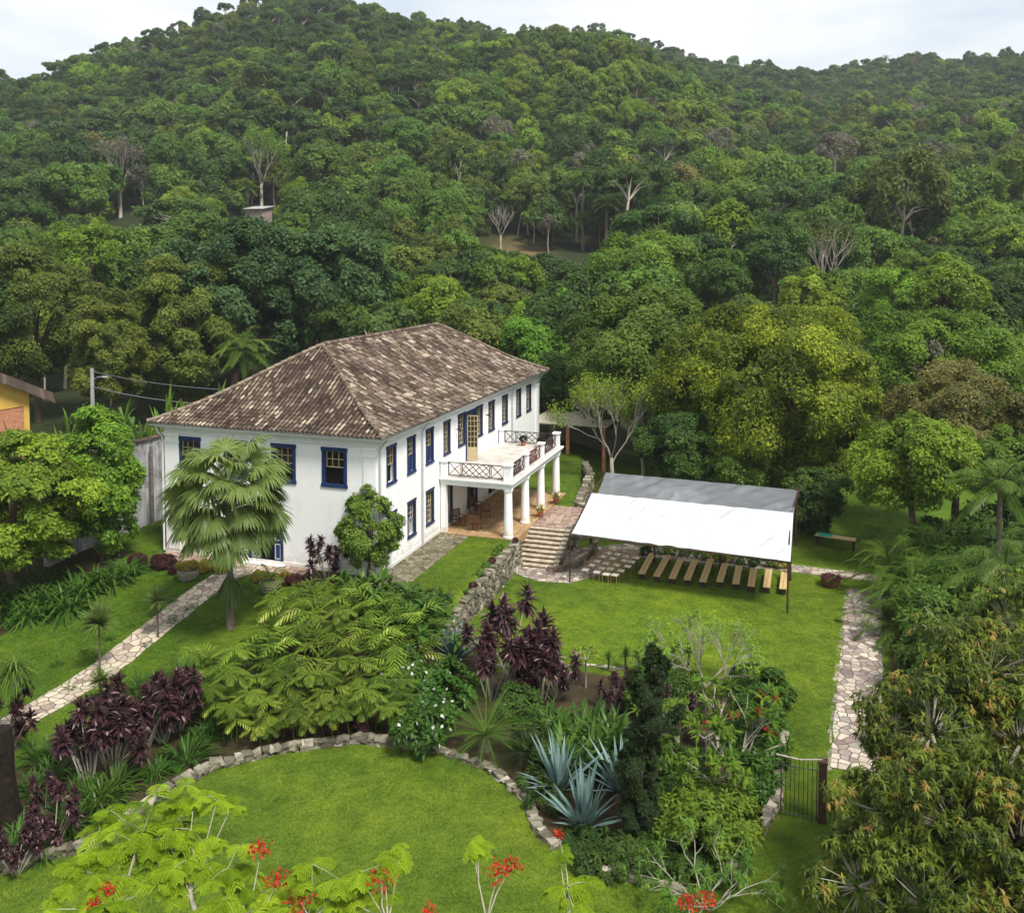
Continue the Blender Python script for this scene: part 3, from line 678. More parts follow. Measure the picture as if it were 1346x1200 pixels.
for a in (11.0, 16.6):
    g = G(); g.tube([(0, a, 6.0), (.16, a, 6.05)], .02, 6); g.box((.26, a, 6.03), (.22, .12, .10)); g.build('wall_lamp', M['iron'], house)
# porch and balcony
PA, PB, PD, PS = 8.27, 19.75, 4.78, 3.51
g = G(); g.bb(.05, PD - .1, PA + .1, PB - .1, 3.06, 3.30); g.bb(.05, PD, PA, PB, 3.302, PS); g.bb(.052, PD + .07, PA - .07, PB + .07, PS - .09, PS + .002); g.build('balcony_slab', M['stucco'], house)
g = G(); g.bb(.06, PD - .02, PA + .02, PB - .02, PS + .006, PS + .03); g.build('balcony_floor', M['balc'], house)
g = G(); g.bb(.05, 4.98, 8.30, 20.0, -.5, .055); g.build('porch_floor', M['floor_tan'], house)
for y in (8.62, 11.98, 15.46, 19.26):
    g = G(); g.lathe((4.42, y, .056), [(.33, 0), (.33, .10), (.285, .16), (.275, .9), (.235, 2.72), (.235, 2.80), (.28, 2.86), (.30, 3.003)], 20); g.build('column', M['stucco'], house, smooth=False)
g = G(); g.bb(.05, .40, 8.4, 8.75, .056, 3.058); g.build('porch_pier', M['stucco'], house)
g = G(); g.bb(.05, .40, 19.3, 19.65, .056, 3.058); g.build('porch_pier', M['stucco'], house)
piers = [(.28, 8.55, .42), (4.42, 8.62, .46), (4.45, 11.98, .36), (4.45, 15.46, .36), (4.45, 19.3, .40), (.28, 19.4, .36)]
for x, y, s in piers:
    g = G(); g.box((x, y, PS + .03 + .47), (s, s, .94)); g.box((x, y, PS + 1.02), (s + .12, s + .12, .10)); g.build('balcony_pier', M['stucco'], house)
def rail(p, q, red=False):
    p, q = np.array(p), np.array(q); L = np.linalg.norm(q - p); u = (q - p) / L; g = G(); z0, z1 = PS + .14, PS + .92
    P = lambda s, z: (p[0] + u[0] * s, p[1] + u[1] * s, z)
    def bar(a, b, r=.028): g.tube([a, b], r, 4)
    bar(P(0, z1), P(L, z1), .036); bar(P(0, z0), P(L, z0), .032)
    e = min(.85, L * .28); xs = [0.04, e, e + .10, L - e - .10, L - e, L - .04]
    for s in xs: bar(P(s, z0), P(s, z1), .03)
    for a, b in ((.04, e), (L - e, L - .04)): bar(P(a, z0), P(b, z1)); bar(P(a, z1), P(b, z0))
    a, b = e + .10, L - e - .10; n = 2 if L > 2.6 else 1; st = (b - a) / n
    for k in range(n):
        s = a + k * st; bar(P(s, (z0 + z1) / 2), P(s + st / 2, z1)); bar(P(s + st / 2, z1), P(s + st, (z0 + z1) / 2)); bar(P(s, (z0 + z1) / 2), P(s + st / 2, z0)); bar(P(s + st / 2, z0), P(s + st, (z0 + z1) / 2))
        bar(P(s, z0), P(s + st, z1)); bar(P(s, z1), P(s + st, z0))
    g.build('railing', M['redrail' if red else 'rail'], house)
rail((.50, 8.58), (4.18, 8.58)); rail((4.42, 8.86), (4.42, 11.8)); rail((4.42, 12.16), (4.42, 15.28), True); rail((4.42, 15.64), (4.42, 19.1)); rail((.47, 19.38), (4.22, 19.38))
# ------------------------------------------------------------------ stone work
def resample(P, step):
    P = np.array(P, float); d = np.concatenate([[0], np.cumsum(np.linalg.norm(np.diff(P[:, :2], axis=0), axis=1))])
    s = np.arange(0, d[-1], step); return s, d, P
def rubble(name, label, cat, pts, zb, zt, thick, mat, course=.24, slen=.42, group=None, jit=.03, cap=None):
    """rubble wall along pts; zb, zt: heights of foot and top at each point"""
    P = np.array(pts, float); d = np.concatenate([[0], np.cumsum(np.linalg.norm(np.diff(P, axis=0), axis=1))]); zb = np.broadcast_to(zb, (len(P),)); zt = np.broadcast_to(zt, (len(P),))
    g = G(); s = 0.0; rows = int(max(zt - zb) / course) + 1
    for r in range(rows):
        s = -rng.random() * slen
        while s < d[-1]:
            l = slen * (.6 + .9 * rng.random()); q = np.clip(s + l / 2, 0, d[-1])
            x, y = np.interp(q, d, P[:, 0]), np.interp(q, d, P[:, 1]); b, t_ = np.interp(q, d, zb), np.interp(q, d, zt)
            q2 = min(q + .1, d[-1]); q1 = q2 - .1
            ang = math.atan2(np.interp(q2, d, P[:, 1]) - np.interp(q1, d, P[:, 1]), np.interp(q2, d, P[:, 0]) - np.interp(q1, d, P[:, 0]))
            z0 = b - .12 + r * course
            if z0 < t_ - .06:
                h = min(course, t_ - z0 + .05) * (.92 + .2 * rng.random())
                g.box((x + rng.normal(0, .03), y + rng.normal(0, .03), z0 + h / 2), (l * 1.0, thick * (.88 + .3 * rng.random()), h), ang + rng.normal(0, .07), np.clip(.5 + rng.normal(0, .22), 0, 1), 0, jit)
            s += l * .96
    o = g.build(name, mat); return tag(o, label, cat, group)
rubble('retaining_wall', 'mossy rubble retaining wall between the terrace lawn and the lower lawn, left of the stairs', 'wall', [(5.2, -3.2), (5.22, 0), (5.25, 4), (5.15, 8.15)], [-1.5] * 4, [-.75, -.18, .10, .12], .5, M['mossy'], .17, .27)
rubble('retaining_wall', 'dark rubble retaining wall behind the stair landing running towards the back garden', 'wall', [(7.35, 16.75), (6.5, 17.4), (5.3, 26), (3.9, 30)], [-1.5, -1.5, -1.5, -1.0], [.1, .22, .2, .1], .5, M['mossy'], .18, .30)
rubble('landing_wall', 'rubble wall holding up the paved stair landing behind the white tent', 'wall', [(7.42, 11.7), (7.45, 16.6)], [-1.5] * 2, [.02, .02], .4, M['mossy'], .22, .38)
# staircase
st = thing('stone_staircase', 'broad stone garden staircase from the lower lawn up to the porch landing', 'staircase', (6.15, 8.2, -1.5))
for i in range(9):
    g = G(); y0 = i * .378; z1 = (i + 1) * .1667
    g.bb(-1.19, 1.19, y0, y0 + .5, -.1 + (z1 - .35 if i > 2 else 0), z1 - .055, .12)
    k = 5; xs = np.linspace(-1.22, 1.22, k + 1) + np.r_[0, rng.normal(0, .06, k - 1), 0]
    for a, b in zip(xs, xs[1:]): g.box(((a + b) / 2, y0 + .19, z1 - .027), (b - a - .012, .43, .056), rng.normal(0, .004), .72 + .25 * rng.random(), 0, .006)
    g.build('step', M['tread'], st)
g = G()
for i in range(9): g.box((1.38, .2 + i * .378, .1 + i * .167 - .25 + .18), (.26, .40, .62 + .12), 0, .3 + .3 * rng.random(), 0, .02)
for i in range(10): g.box((1.38, .0 + i * .36, .30 + i * .16), (.30, .40, .09), 0, .75 + .2 * rng.random(), 0, .015)
g.build('side_wall', M['mossy'], st)
rubble('curved_kerb', 'low curved stone kerb sweeping right from the foot of the staircase', 'kerb', [(7.3, 8.0), (7.9, 8.1), (8.5, 9.0), (8.9, 10.6), (9.0, 12.4)], -1.5, [-1.28, -1.2, -1.05, -.9, -.8], .26, M['tread'], .22, .5, jit=.015)
rubble('lawn_edging', 'curved low dry-stone edging around the round front lawn', 'edging', CIRC, [zg(x, y) for x, y in CIRC], [float(zg(x, y)) + h for (x, y), h in zip(CIRC, (.32, .36, .36, .36, .36, .32, .26, .20, .15, .14, .14, .14, .14))], .32, M['mossy'], .14, .26)
rubble('low_wall', 'short low pale stone wall left of the iron gate', 'wall', [(21.15, -7.6), (21.08, -12.2), (20.5, -14.6), (19.6, -16.6)], -1.5, [-1.15, -1.1, -1.25, -1.3], .28, M['stone'], .16, .30)
rubble('bed_edging', 'thin line of stones along the edge of the brown planting bed on the lower lawn', 'edging', [(8.5, -4.9), (10.2, -4.9), (12, -3.6), (14, -3.4)], -1.5, -1.38, .22, M['stone'], .16, .4)
# path kerb
rubble('path_kerb', 'pale stone kerb along the left edge of the straight lawn path', 'kerb', [(23.93, 10.6), (23.38, 2), (22.78, -9)], -1.5, -1.44, .16, M['stone'], .12, .34, jit=.012)

# ------------------------------------------------------------------ tent
def tentpt(px, py, z): return gz(px, py, z)
FLp, FRp, BLp, BRp = (8.86, 6.54), (20.86, 5.73), (8.76, 11.99), (20.81, 10.86)
ZE, ZR, ZB = 1.30, 2.38, 2.12
RL, RRr = gz(796, 621, ZB), gz(1049, 644, ZB)
tent = thing('event_tent', 'large white tarpaulin tent with grey plastic rear roof on brown poles, on the lower lawn', 'tent', (14.8, 9, -1.5))
def tarp_sheet(name, A, B, C, D, mat, nu, nv, sag, over=0.0):
    """A-B upper edge, D-C lower edge (world points)"""
    A, B, C, D = (np.array(p, float) for p in (A, B, C, D)); u = np.linspace(0, 1, nu)[:, None, None]; v = np.linspace(0, 1, nv)[None, :, None]
    P = (A * (1 - u) + B * u) * (1 - v) + (D * (1 - u) + C * u) * v
    uu, vv = u[..., 0], v[..., 0]
    wr = .022 * np.sin(uu * 60 + vv * 9) * np.sin(vv * 3.1) + .03 * np.sin(uu * 17 + 1.2 + vv * 4) + .02 * np.sin(uu * 31 - vv * 14)
    for cu, cv, am in ((.42, .72, .42), (.47, .86, .22), (.07, .14, .26), (.13, .12, .18), (.22, .1, .16), (.96, .80, .22), (.72, .07, .16), (.58, .06, .12)):
        dd = (uu - cu) * 12; ee = (vv - cv) * 4; wr = wr + am * np.sin(dd * 5 + ee * 3.5) * np.exp(-(dd ** 2) * .6 - ee ** 2 * .6)
    wr = wr * np.clip(.12 + 6 * vv * (1 - vv), 0, 1) * np.clip(.12 + 9 * uu * (1 - uu), 0, 1)
    P[..., 2] += wr - sag * np.sin(np.pi * vv) - sag * .15 * np.abs(np.sin(np.pi * uu * 3)) * np.sin(np.pi * np.clip(vv, 0, 1))
    P = P - np.array([14.8, 9, -1.5])
    return grid_obj(name, P[..., 0], P[..., 1], P[..., 2], mat, None, tent)
rl, rr = np.array([*BLp, ZR + .05]), np.array([*BRp, ZR + .1])
rl = gz(778, 648, ZR + .03); rr = gz(1043, 674, ZR + .06); el = gz(751.5, 701, ZE + .02); er = gz(1039, 738, ZE + .0)
tarp_sheet('front_tarp', rl, rr, er, el, M['tarp_white'], 90, 26, .06)
tarp_sheet('rear_tarp', RL, RRr, rr + [0, .05, -.03], rl + [.35, .05, -.03], M['tarp_grey'], 70, 16, .05)
off = np.array([14.8, 9, -1.5])
def pole(p, z1, r=.05): g = G(); g.tube([np.array([p[0], p[1], -1.52]) - off, np.array([p[0], p[1], z1]) - off], [r, r * .9], 8); g.build('pole', M['darkwood'], tent)
def beam(a, b, r=.05): g = G(); g.tube([np.array(a) - off, np.array(b) - off], r, 6); g.build('beam', M['darkwood'], tent)
pole(FLp, ZE, .045); pole(FRp, ZE, .05); pole(BLp, ZR - .05, .09); pole(BRp, ZR - .05, .10)
pole((RL[0] + .2, RL[1] - .2), ZB - .05, .07); pole((RRr[0] - .1, RRr[1] - .2), ZB + .12, .08)
for a in (.34, .67): pole((BLp[0] * (1 - a) + BRp[0] * a, BLp[1] * (1 - a) + BRp[1] * a), ZR - .1, .06)
beam([*FLp, ZE - .06], [*FRp, ZE - .09], .045); beam([*BLp, ZR - .09], [*BRp, ZR - .05], .06); beam(RL - [0, .1, .1], RRr - [0, .1, .1], .05)
beam([*FRp, ZE - .07], [*BRp, ZR - .07], .06); beam([*FLp, ZE - .07], [*BLp, ZR - .1], .05); beam([*BRp, ZR - .05], RRr + [.08, -.1, .06], .07); beam([*BLp, ZR - .1], RL - [0, .1, .1], .05)

# ------------------------------------------------------------------ benches under the tent
bz = -1.07
bn = [((130, 300), (212, 150)), ((240, 320), (325, 165)), ((355, 335), (422, 190)), ((465, 345), (527, 195)), ((580, 360), (640, 195)), ((705, 360), (747, 225)), ((825, 375), (850, 240)), ((937, 393), (958, 260)), ((1052, 400), (1070, 270)), ((1172, 412), (1187, 285))]
ordn = ['first', 'second', 'third', 'fourth', 'fifth', 'sixth', 'seventh', 'eighth', 'ninth']
b0 = None
for i, (n_, f_) in enumerate(bn):
    a = gz(820 + n_[0] * .1783, 700 + n_[1] * .1783, bz); b = gz(820 + f_[0] * .1783, 700 + f_[1] * .1783, bz)
    c = (a + b) / 2; L = float(np.linalg.norm((b - a)[:2])); ang = math.atan2(b[1] - a[1], b[0] - a[0]) - math.pi / 2
    lab = ('long narrow wooden bench beside the gold chairs, leftmost of the row under the tent' if i == 0 else 'long narrow wooden bench at the right tent pole, rightmost of the row' if i == 9 else f'long narrow wooden bench, {ordn[i]} from the gold chairs in the row under the tent')
    if b0 is None:
        b0 = thing('wooden_bench', lab, 'bench', (c[0], c[1], -1.5), ang, 'benches in a row under the tent', (1, L / 4.0, 1))
        for k, x in enumerate((-.1, .1)):
            g = G(); g.box((x, 0, .405), (.185, 4.0, .05)); g.build('seat_plank', M['plank'], b0)
        for y in (-1.75, 1.75):
            g = G(); g.box((0, y, .19), (.34, .07, .38)); g.build('leg', M['darkwood'], b0)
        g = G(); g.box((0, 0, .24), (.05, 3.42, .09)); g.build('stretcher', M['darkwood'], b0)
    else: dup(b0, (c[0], c[1], -1.5), ang, lab, 'benches in a row under the tent', (1, L / 4.0, 1))
# chairs
c0 = thing('gold_chair', 'gold wooden chair with a white seat pad, one of the cluster by the tent', 'chair', (0, 0, 0), 0, 'white-seated chairs clustered at the left end of the tent')
g = G(); g.box((0, 0, .44), (.40, .40, .03)); g.build('seat', M['goldwood'], c0)
g = G(); g.box((0, 0, .475), (.38, .38, .04)); g.build('seat_pad', M['cushion'], c0)
for sx in (-.18, .18):
    g = G(); g.tube([(sx, -.18, 0), (sx, -.18, .43)], .016, 6); g.build('leg', M['goldwood'], c0)
    g = G(); g.tube([(sx, .18, 0), (sx, .18, .45), (sx * .95, .22, .90)], .016, 6); g.build('leg', M['goldwood'], c0)
g = G(); g.tube([(-.17, .22, .88), (.17, .22, .88)], .016, 6); g.tube([(-.17, .2, .62), (.17, .2, .62)], .012, 6)
for x in (-.1, -.035, .035, .1): g.tube([(x, .195, .5), (x, .22, .88)], .009, 5)
g.build('backrest', M['goldwood'], c0)
first = True
for r in range(5):
    for c in range(4):
        px, py = 740 + (235 + c * 95 + r * 52 + rng.normal(0, 8)) * .13333, 610 + (1045 + c * 16 - r * 42 + rng.normal(0, 5)) * .13333
        p = gz(px, py, -1.03); rz = R_(-12) + rng.normal(0, .12)
        if first: c0.location = (p[0], p[1], -1.5 + .02); c0.rotation_euler = (0, 0, rz); first = False
        else: dup(c0, (p[0], p[1], -1.5 + .02), rz)
# table and cloth on the far lawn
t0 = thing('garden_table', 'long low honey-coloured wooden table alone on the far lawn right of the tent', 'table', (23.4, 17.9, -1.5), math.atan2(-.6, 2.2) + .05)
g = G()
for k in range(4): g.box((0, -.27 + k * .18, .75), (2.45, .172, .045))
g.build('tabletop', M['plank'], t0)
for x in (-1.1, 1.1):
    for y in (-.26, .26):
        g = G(); g.box((x, y, .36), (.08, .08, .72)); g.build('leg', M['darkwood'], t0)
g = G(); xs = np.linspace(-.42, .42, 14); ys = np.linspace(-.36, .36, 10); XX, YY = np.meshgrid(xs, ys, indexing='ij')
o = grid_obj('table_cloth', XX, YY, .014 + .02 * np.abs(np.sin(XX * 11 + YY * 7)) - .16 * np.clip(np.abs(YY) - .345, 0, 1) * 6, M['teal'])
o.location = (23.4 - .62, 17.9 + .16, -1.5 + .775); o.rotation_euler = (0, 0, math.atan2(-.6, 2.2) + .05); tag(o, 'crumpled teal green cloth on the left end of the garden table', 'cloth')
p = gz(1092, 770, -1.5)
t1 = thing('log_planter', 'squat brown wooden tub with pale flowers at the top end of the lawn path', 'planter', (p[0], p[1], -1.5))
g = G(); g.lathe((0, 0, -.02), [(.42, 0), (.50, .15), (.55, .45), (.60, .50), (.52, .52), (.48, .42)], 14); g.build('tub', M['brownwood'], t1)
g = G(); n = 160; a = rng.random(n) * 6.28; r = np.sqrt(rng.random(n)) * .45; P = np.stack([r * np.cos(a), r * np.sin(a), .46 + 0 * r], 1); g.blades(P, np.stack([np.cos(a) * .5, np.sin(a) * .5, .8 + 0 * a], 1), .32, .07, .9, 2, rng.random(n)); g.build('foliage', M['maroon_leaf'], t1)
# iron gate
gt = thing('iron_gate', 'dark iron bar gate in the lawn between the low stone wall and a dark post', 'gate', (21.85, -12.5, -1.5))
g = G(); g.tube([(-.6, 0, 1.72), (-.6, 0, .10), (.55, 0, .10), (.55, 0, 1.72), (-.6, 0, 1.721)], .022, 6); g.build('gate_frame', M['iron'], gt)
for k in range(9): 
    g = G(); x = -.58 + k * .14; g.tube([(x, 0, 0.0), (x, 0, 2.0)], .013, 6); g.build('bar', M['iron'], gt)
g = G(); g.box((.72, 0, 1.0), (.26, .26, 2.06), 0, .5, 0, .01); g.box((.72, 0, 2.06), (.32, .32, .07)); g.build('gate_post', M['darkwood'], gt)
g = G(); g.tube([(-.75, .0, 2.05), (0, .02, 1.98), (.72, 0, 2.12)], .028, 6); g.build('top_rail', M['palebark'], gt)

# ------------------------------------------------------------------ porch furniture
ch = thing('wooden_armchair', 'slatted brown wooden armchair against the house wall at the near end of the porch', 'chair', (0, 0, 0))
g = G()
for k in range(5): g.box((0, -.22 + k * .11, .43), (.60, .095, .025))
g.build('seat', M['brownwood'], ch)
g = G(); g.box((0, .30, .98), (.64, .05, .08)); g.box((0, .27, .55), (.60, .04, .06))
for k in range(7): g.box((-.24 + k * .08, .285, .76), (.04, .025, .40))
g.build('backrest', M['brownwood'], ch)
for sx in (-.31, .31):
    for y, h in ((-.27, .64), (.29, 1.0)):
        g = G(); g.box((sx, y, h / 2), (.055, .055, h)); g.build('leg', M['brownwood'], ch)
    g = G(); g.box((sx, -.02, .66), (.075, .62, .035)); g.build('arm', M['brownwood'], ch)
for i, (px, py, rz, lab) in enumerate([(597, 690, R_(60), None), (625, 697, R_(178), 'brown wooden armchair with its back to the lawn, nearest the front edge of the porch'), (638, 680, R_(200), 'brown wooden armchair in the middle of the porch behind the front one'), (612, 672, R_(80), 'brown wooden armchair half in shade near the dark porch door')]):
    p = gz(px, py, .06)
    if p[0] < .6: p[0] = .6
    if i == 0: ch.location = (p[0], p[1], .056); ch.rotation_euler = (0, 0, rz)
    else: dup(ch, (p[0], p[1], .056), rz, lab)

# ------------------------------------------------------------------ back and left buildings
a = gz(752, 575, 2.55)
sh = thing('open_shed', 'low open shed with a cream sheet roof behind the far end of the manor house', 'shed', (1.6, 36.0, 0.0))
g = G(); g.box((0, 0, 2.62), (7.2, 6.6, .12)); g.build('roof', M['creamroof'], sh)
for x in (-3.2, 0, 3.2):
    for y in (-3.0, 3.0):
        g = G(); g.box((x, y, .6), (.28, .28, 3.94)); g.build('post', M['brick'], sh)
g = G(); g.bb(-3.4, 3.4, 2.7, 2.85, -1.4, 2.54); g.build('back_wall', M['greywood'], sh)
ow = thing('old_wall', 'tall weathered grey-white plaster wall with tile coping left of the manor house', 'wall', (-18.6, 8, -.3))
g = G(); g.bb(-.2, .2, -12, 16, -.6, 5.7); g.build('plaster', M['oldwall'], ow)
g = G()
for k in range(70): g.box((0, -11.8 + k * .4, 5.78 + rng.normal(0, .012)), (.62, .42, .10), rng.normal(0, .02), rng.random() * .6, 0, .012)
g.build('coping', M['tiles'], ow)
p = at_depth(194, 58.2); g = G(); g.tube([(0, 0, -.3), (.02, 0, 2.5), (.0, .0, 5.1)], [.13, .12, .10], 8)
o = g.build('wooden_post', M['greywood'], None, loc=(p[0], p[1], p[2])); tag(o, 'grey wooden post standing in front of the old plaster wall', 'post')
p = at_depth(118, 80); zt = float(gd(118, 485, 80)[2])
up = thing('utility_pole', 'grey concrete utility pole with a lamp arm rising behind the bright green tree', 'pole', (p[0], p[1], p[2]))
H = zt - p[2]; g = G(); g.tube([(0, 0, -.3), (0, 0, H)], [.22, .15], 8); g.build('pole', M['concrete'], up)
g = G(); g.tube([(0, 0, H - 1.1), (.5, .1, H - .75), (1.0, .2, H - .70)], .035, 6); g.build('lamp_arm', M['concrete'], up)
g = G(); g.box((1.2, .24, H - .72), (.5, .18, .12), .2); g.build('lamp_head', M['pipe'], up)
for a_, b_, r_, lab in (((p[0], p[1], zt - .25), (-13.0, 17, 7.2), .022, 'upper thin grey cable sagging from the utility pole to the manor roof'), ((p[0], p[1], zt - 1.6), (-13.4, 14, 6.6), .03, 'lower thick grey cable sagging from the utility pole to the manor roof')):
    a_, b_ = np.array(a_), np.array(b_); s = np.linspace(0, 1, 14)[:, None]; q = a_ * (1 - s) + b_ * s; q[:, 2] -= 4 * .7 * (s * (1 - s))[:, 0]
    g = G(); g.tube(q, r_, 5); o = g.build('power_cable', M['wire']); tag(o, lab, 'cable')
# yellow house
e = gd(38, 552, 75); yh = thing('yellow_house', 'yellow house with pink brick lower wall and a brick chimney at the left edge', 'house', (e[0], e[1], 0.0), math.atan2(.318, .948) + .50)
g = G(); zr_, zl_ = 9.6, 6.15
g.add([(0, 0, -1), (-12, 0, -1), (-12, 0, 5.3), (0, 0, 5.3)], [0, 1, 2, 3]); g.add([(0, .3, -1), (0, 5, -1), (0, 5, zl_), (0, .3, zl_)], [0, 1, 2, 3]); g.build('brick_wall', M['brick'], yh)
g = G(); g.add([(0, -.06, 5.1), (-2, -.06, 4.85), (-5, -.06, 5.1), (-12, -.06, 4.8), (-12, -.06, 7.2), (-7, -.06, zr_), (0, -.06, zl_)], [list(range(7))]); g.bb(-.35, .05, -.09, .3, -1, 6.05)
g.add([(0, -.06, 5.1), (-2, -.06, 4.85), (-5, -.06, 5.1), (-12, -.06, 4.8), (-12, 0, 4.8), (-5, 0, 5.1), (-2, 0, 4.85), (0, 0, 5.1)], [[0, 1, 6, 7], [1, 2, 5, 6], [2, 3, 4, 5]]); g.build('yellow_wall', M['yellow'], yh)
g = G()
s0, s1 = np.array([1.9, zl_ - .9]), np.array([-7, zr_ + .1]); dd = (s1 - s0) / 26
for k in range(26):
    q = s0 + dd * (k + .5); L = np.linalg.norm(dd); an = math.atan2(dd[1], dd[0])
    V = np.array([[x, y, z] for x in (-L * .56, L * .56) for y in (-.9, 5.4) for z in (-.05, .05)]); V = np.stack([V[:, 0] * math.cos(an) - V[:, 2] * math.sin(an) + q[0], V[:, 1], V[:, 0] * math.sin(an) + V[:, 2] * math.cos(an) + q[1]], 1)
    g.add(V, [[0, 1, 3, 2], [4, 6, 7, 5], [0, 4, 5, 1], [2, 3, 7, 6], [0, 2, 6, 4], [1, 5, 7, 3]], .15 + .4 * rng.random())
g.bb(-14, -7, -.9, 5.4, zr_ - .2, zr_ + .1, .2)
g.build('roof', M['tiles'], yh)
g = G(); g.box((-2.45, 2.2, 8.1), (.85, .85, 2.6)); g.box((-2.45, 2.2, 9.45), (1.0, 1.0, .14)); g.box((-2.45, 2.2, 9.55), (.6, .6, .1)); g.build('chimney', M['brick'], yh)
# little hut on the hillside
p = at_depth(341, 232); hz = float(gd(341, 296, 232)[2])
ht = thing('hillside_hut', 'tiny pinkish hut with a grey roof in the clearing on the hillside', 'hut', (p[0], p[1], p[2]))
g = G(); k = max(1.5, hz - p[2]); k += 1.1; g.bb(-2.6, 2.6, -2, 2, -2, k + 1.6); g.build('wall', plain('faded_pink', (.36, .27, .24), .9, .2, 1), ht)
g = G(); g.add([(-3.1, -2.6, k + 1.5), (3.1, -2.6, k + 1.5), (3.1, 2.6, k + 2.4), (-3.1, 2.6, k + 2.4), (-3.1, -2.6, k + 1.35), (3.1, -2.6, k + 1.35), (3.1, 2.6, k + 2.25), (-3.1, 2.6, k + 2.25)], [[0, 1, 2, 3], [4, 5, 6, 7], [0, 1, 5, 4], [1, 2, 6, 5], [2, 3, 7, 6], [3, 0, 4, 7]]); g.build('roof', M['concrete'], ht)
# ------------------------------------------------------------------ plant generators
def fib(n, zmin=-1.0, jit=.5):
    k = np.arange(n) + .5; z = 1 - (1 - zmin) * k / n; z = np.clip(z + rng.normal(0, jit / max(n, 4), n), -1, 1)
    a = k * 2.39996 + rng.normal(0, jit * .5, n); r = np.sqrt(1 - z * z); return np.stack([r * np.cos(a), r * np.sin(a), z], 1)
def rdir(n): return nrm(rng.normal(size=(n, 3)))
def crown(g, c, R, nl, leaf, aspect=.5, cover=1.3, lobe=.40, zmin=-.35, sub=10, up=.4, m=0, droop=.25, inner=.66, tvar=.5, flat=1.0, shell=.6):
    """leaf cloud: lobes on an ellipsoid, sub-lobes on the lobes, leaves on the sub-lobes"""
    c = np.asarray(c, float); R = np.asarray(R, float); mr = float(np.mean(R))
    u = fib(nl, zmin, .8); ctr = c + R * u * (inner + rng.normal(0, .09, nl))[:, None]
    lr = lobe * mr * (.55 + .9 * rng.random(nl)); lt = rng.random(nl)
    area = 4 * math.pi * ((R[0] * R[1]) ** 1.6 / 3 + 2 * (R[0] * R[2]) ** 1.6 / 3) ** (1 / 1.6)
    N = int(cover * area * 2.2 / (leaf * leaf * aspect * .5)); N = min(N, 210000)
    wts = lr ** 2 / (lr ** 2).sum(); per = rng.multinomial(N, wts)
    for i in range(nl):
        n = per[i]
        if n < 4: continue
        sd_ = nrm(rdir(sub) + u[i] * .7 + [0, 0, .45]); sc = ctr[i] + sd_ * lr[i] * np.array([1, 1, flat]) * .62; sr = lr[i] * (.26 + .30 * rng.random(sub)); st_ = rng.random(sub)
        k = rng.integers(0, sub, n); q = nrm(rdir(n) + sd_[k] * .55 + [0, 0, .25]); rad = shell + (1 - shell) * rng.random(n) + .45 * np.maximum(rng.normal(-.35, .55, n), 0)
        P = sc[k] + q * (sr[k] * rad)[:, None] * np.array([1, 1, .85 * flat])
        Nn = nrm(q * .7 + u[i] * .3 + [0, 0, up] + rng.normal(0, .38, (n, 3)))
        D = rng.normal(size=(n, 3)) * .8 + q * .6 + u[i] * .4 + [0, 0, -droop]; D = nrm(D - Nn * (D * Nn).sum(1, keepdims=True))
        t = np.clip(.5 + tvar * ((lt[i] - .5) * .7 + (st_[k] - .5) * .5 + rng.normal(0, .22, n)) + .18 * (q[:, 2]) * 0, 0, 1)
        ll = leaf * (.7 + .6 * rng.random(n)); g.leaves(P, D, Nn, ll, ll * aspect, t, m)
    return ctr, lr
def limbs(g, base, fork, ctrs, r0, m=0, maxn=12, wob=.25):
    base, fork = np.array(base, float), np.array(fork, float)
    mid = (base + fork) / 2 + rng.normal(0, .08, 3) * [1, 1, 0] * np.linalg.norm(fork - base) * .4
    g.tube([base - [0, 0, .4], base + [0, 0, .15], mid, fork], [r0 * 1.35, r0 * 1.05, r0 * .85, r0 * .7], 8, .5, m)
    sel = ctrs if len(ctrs) <= maxn else ctrs[rng.choice(len(ctrs), maxn, replace=False)]
    for c in sel:
        d = c - fork; p1 = fork + d * .4 + np.array([0, 0, np.linalg.norm(d) * .10]) + rng.normal(0, wob * .3, 3); p2 = fork + d * .75 + rng.normal(0, wob * .3, 3)
        g.tube([fork - [0, 0, .1], p1, p2, c], [r0 * .5, r0 * .34, r0 * .2, r0 * .08], 6, .5, m)
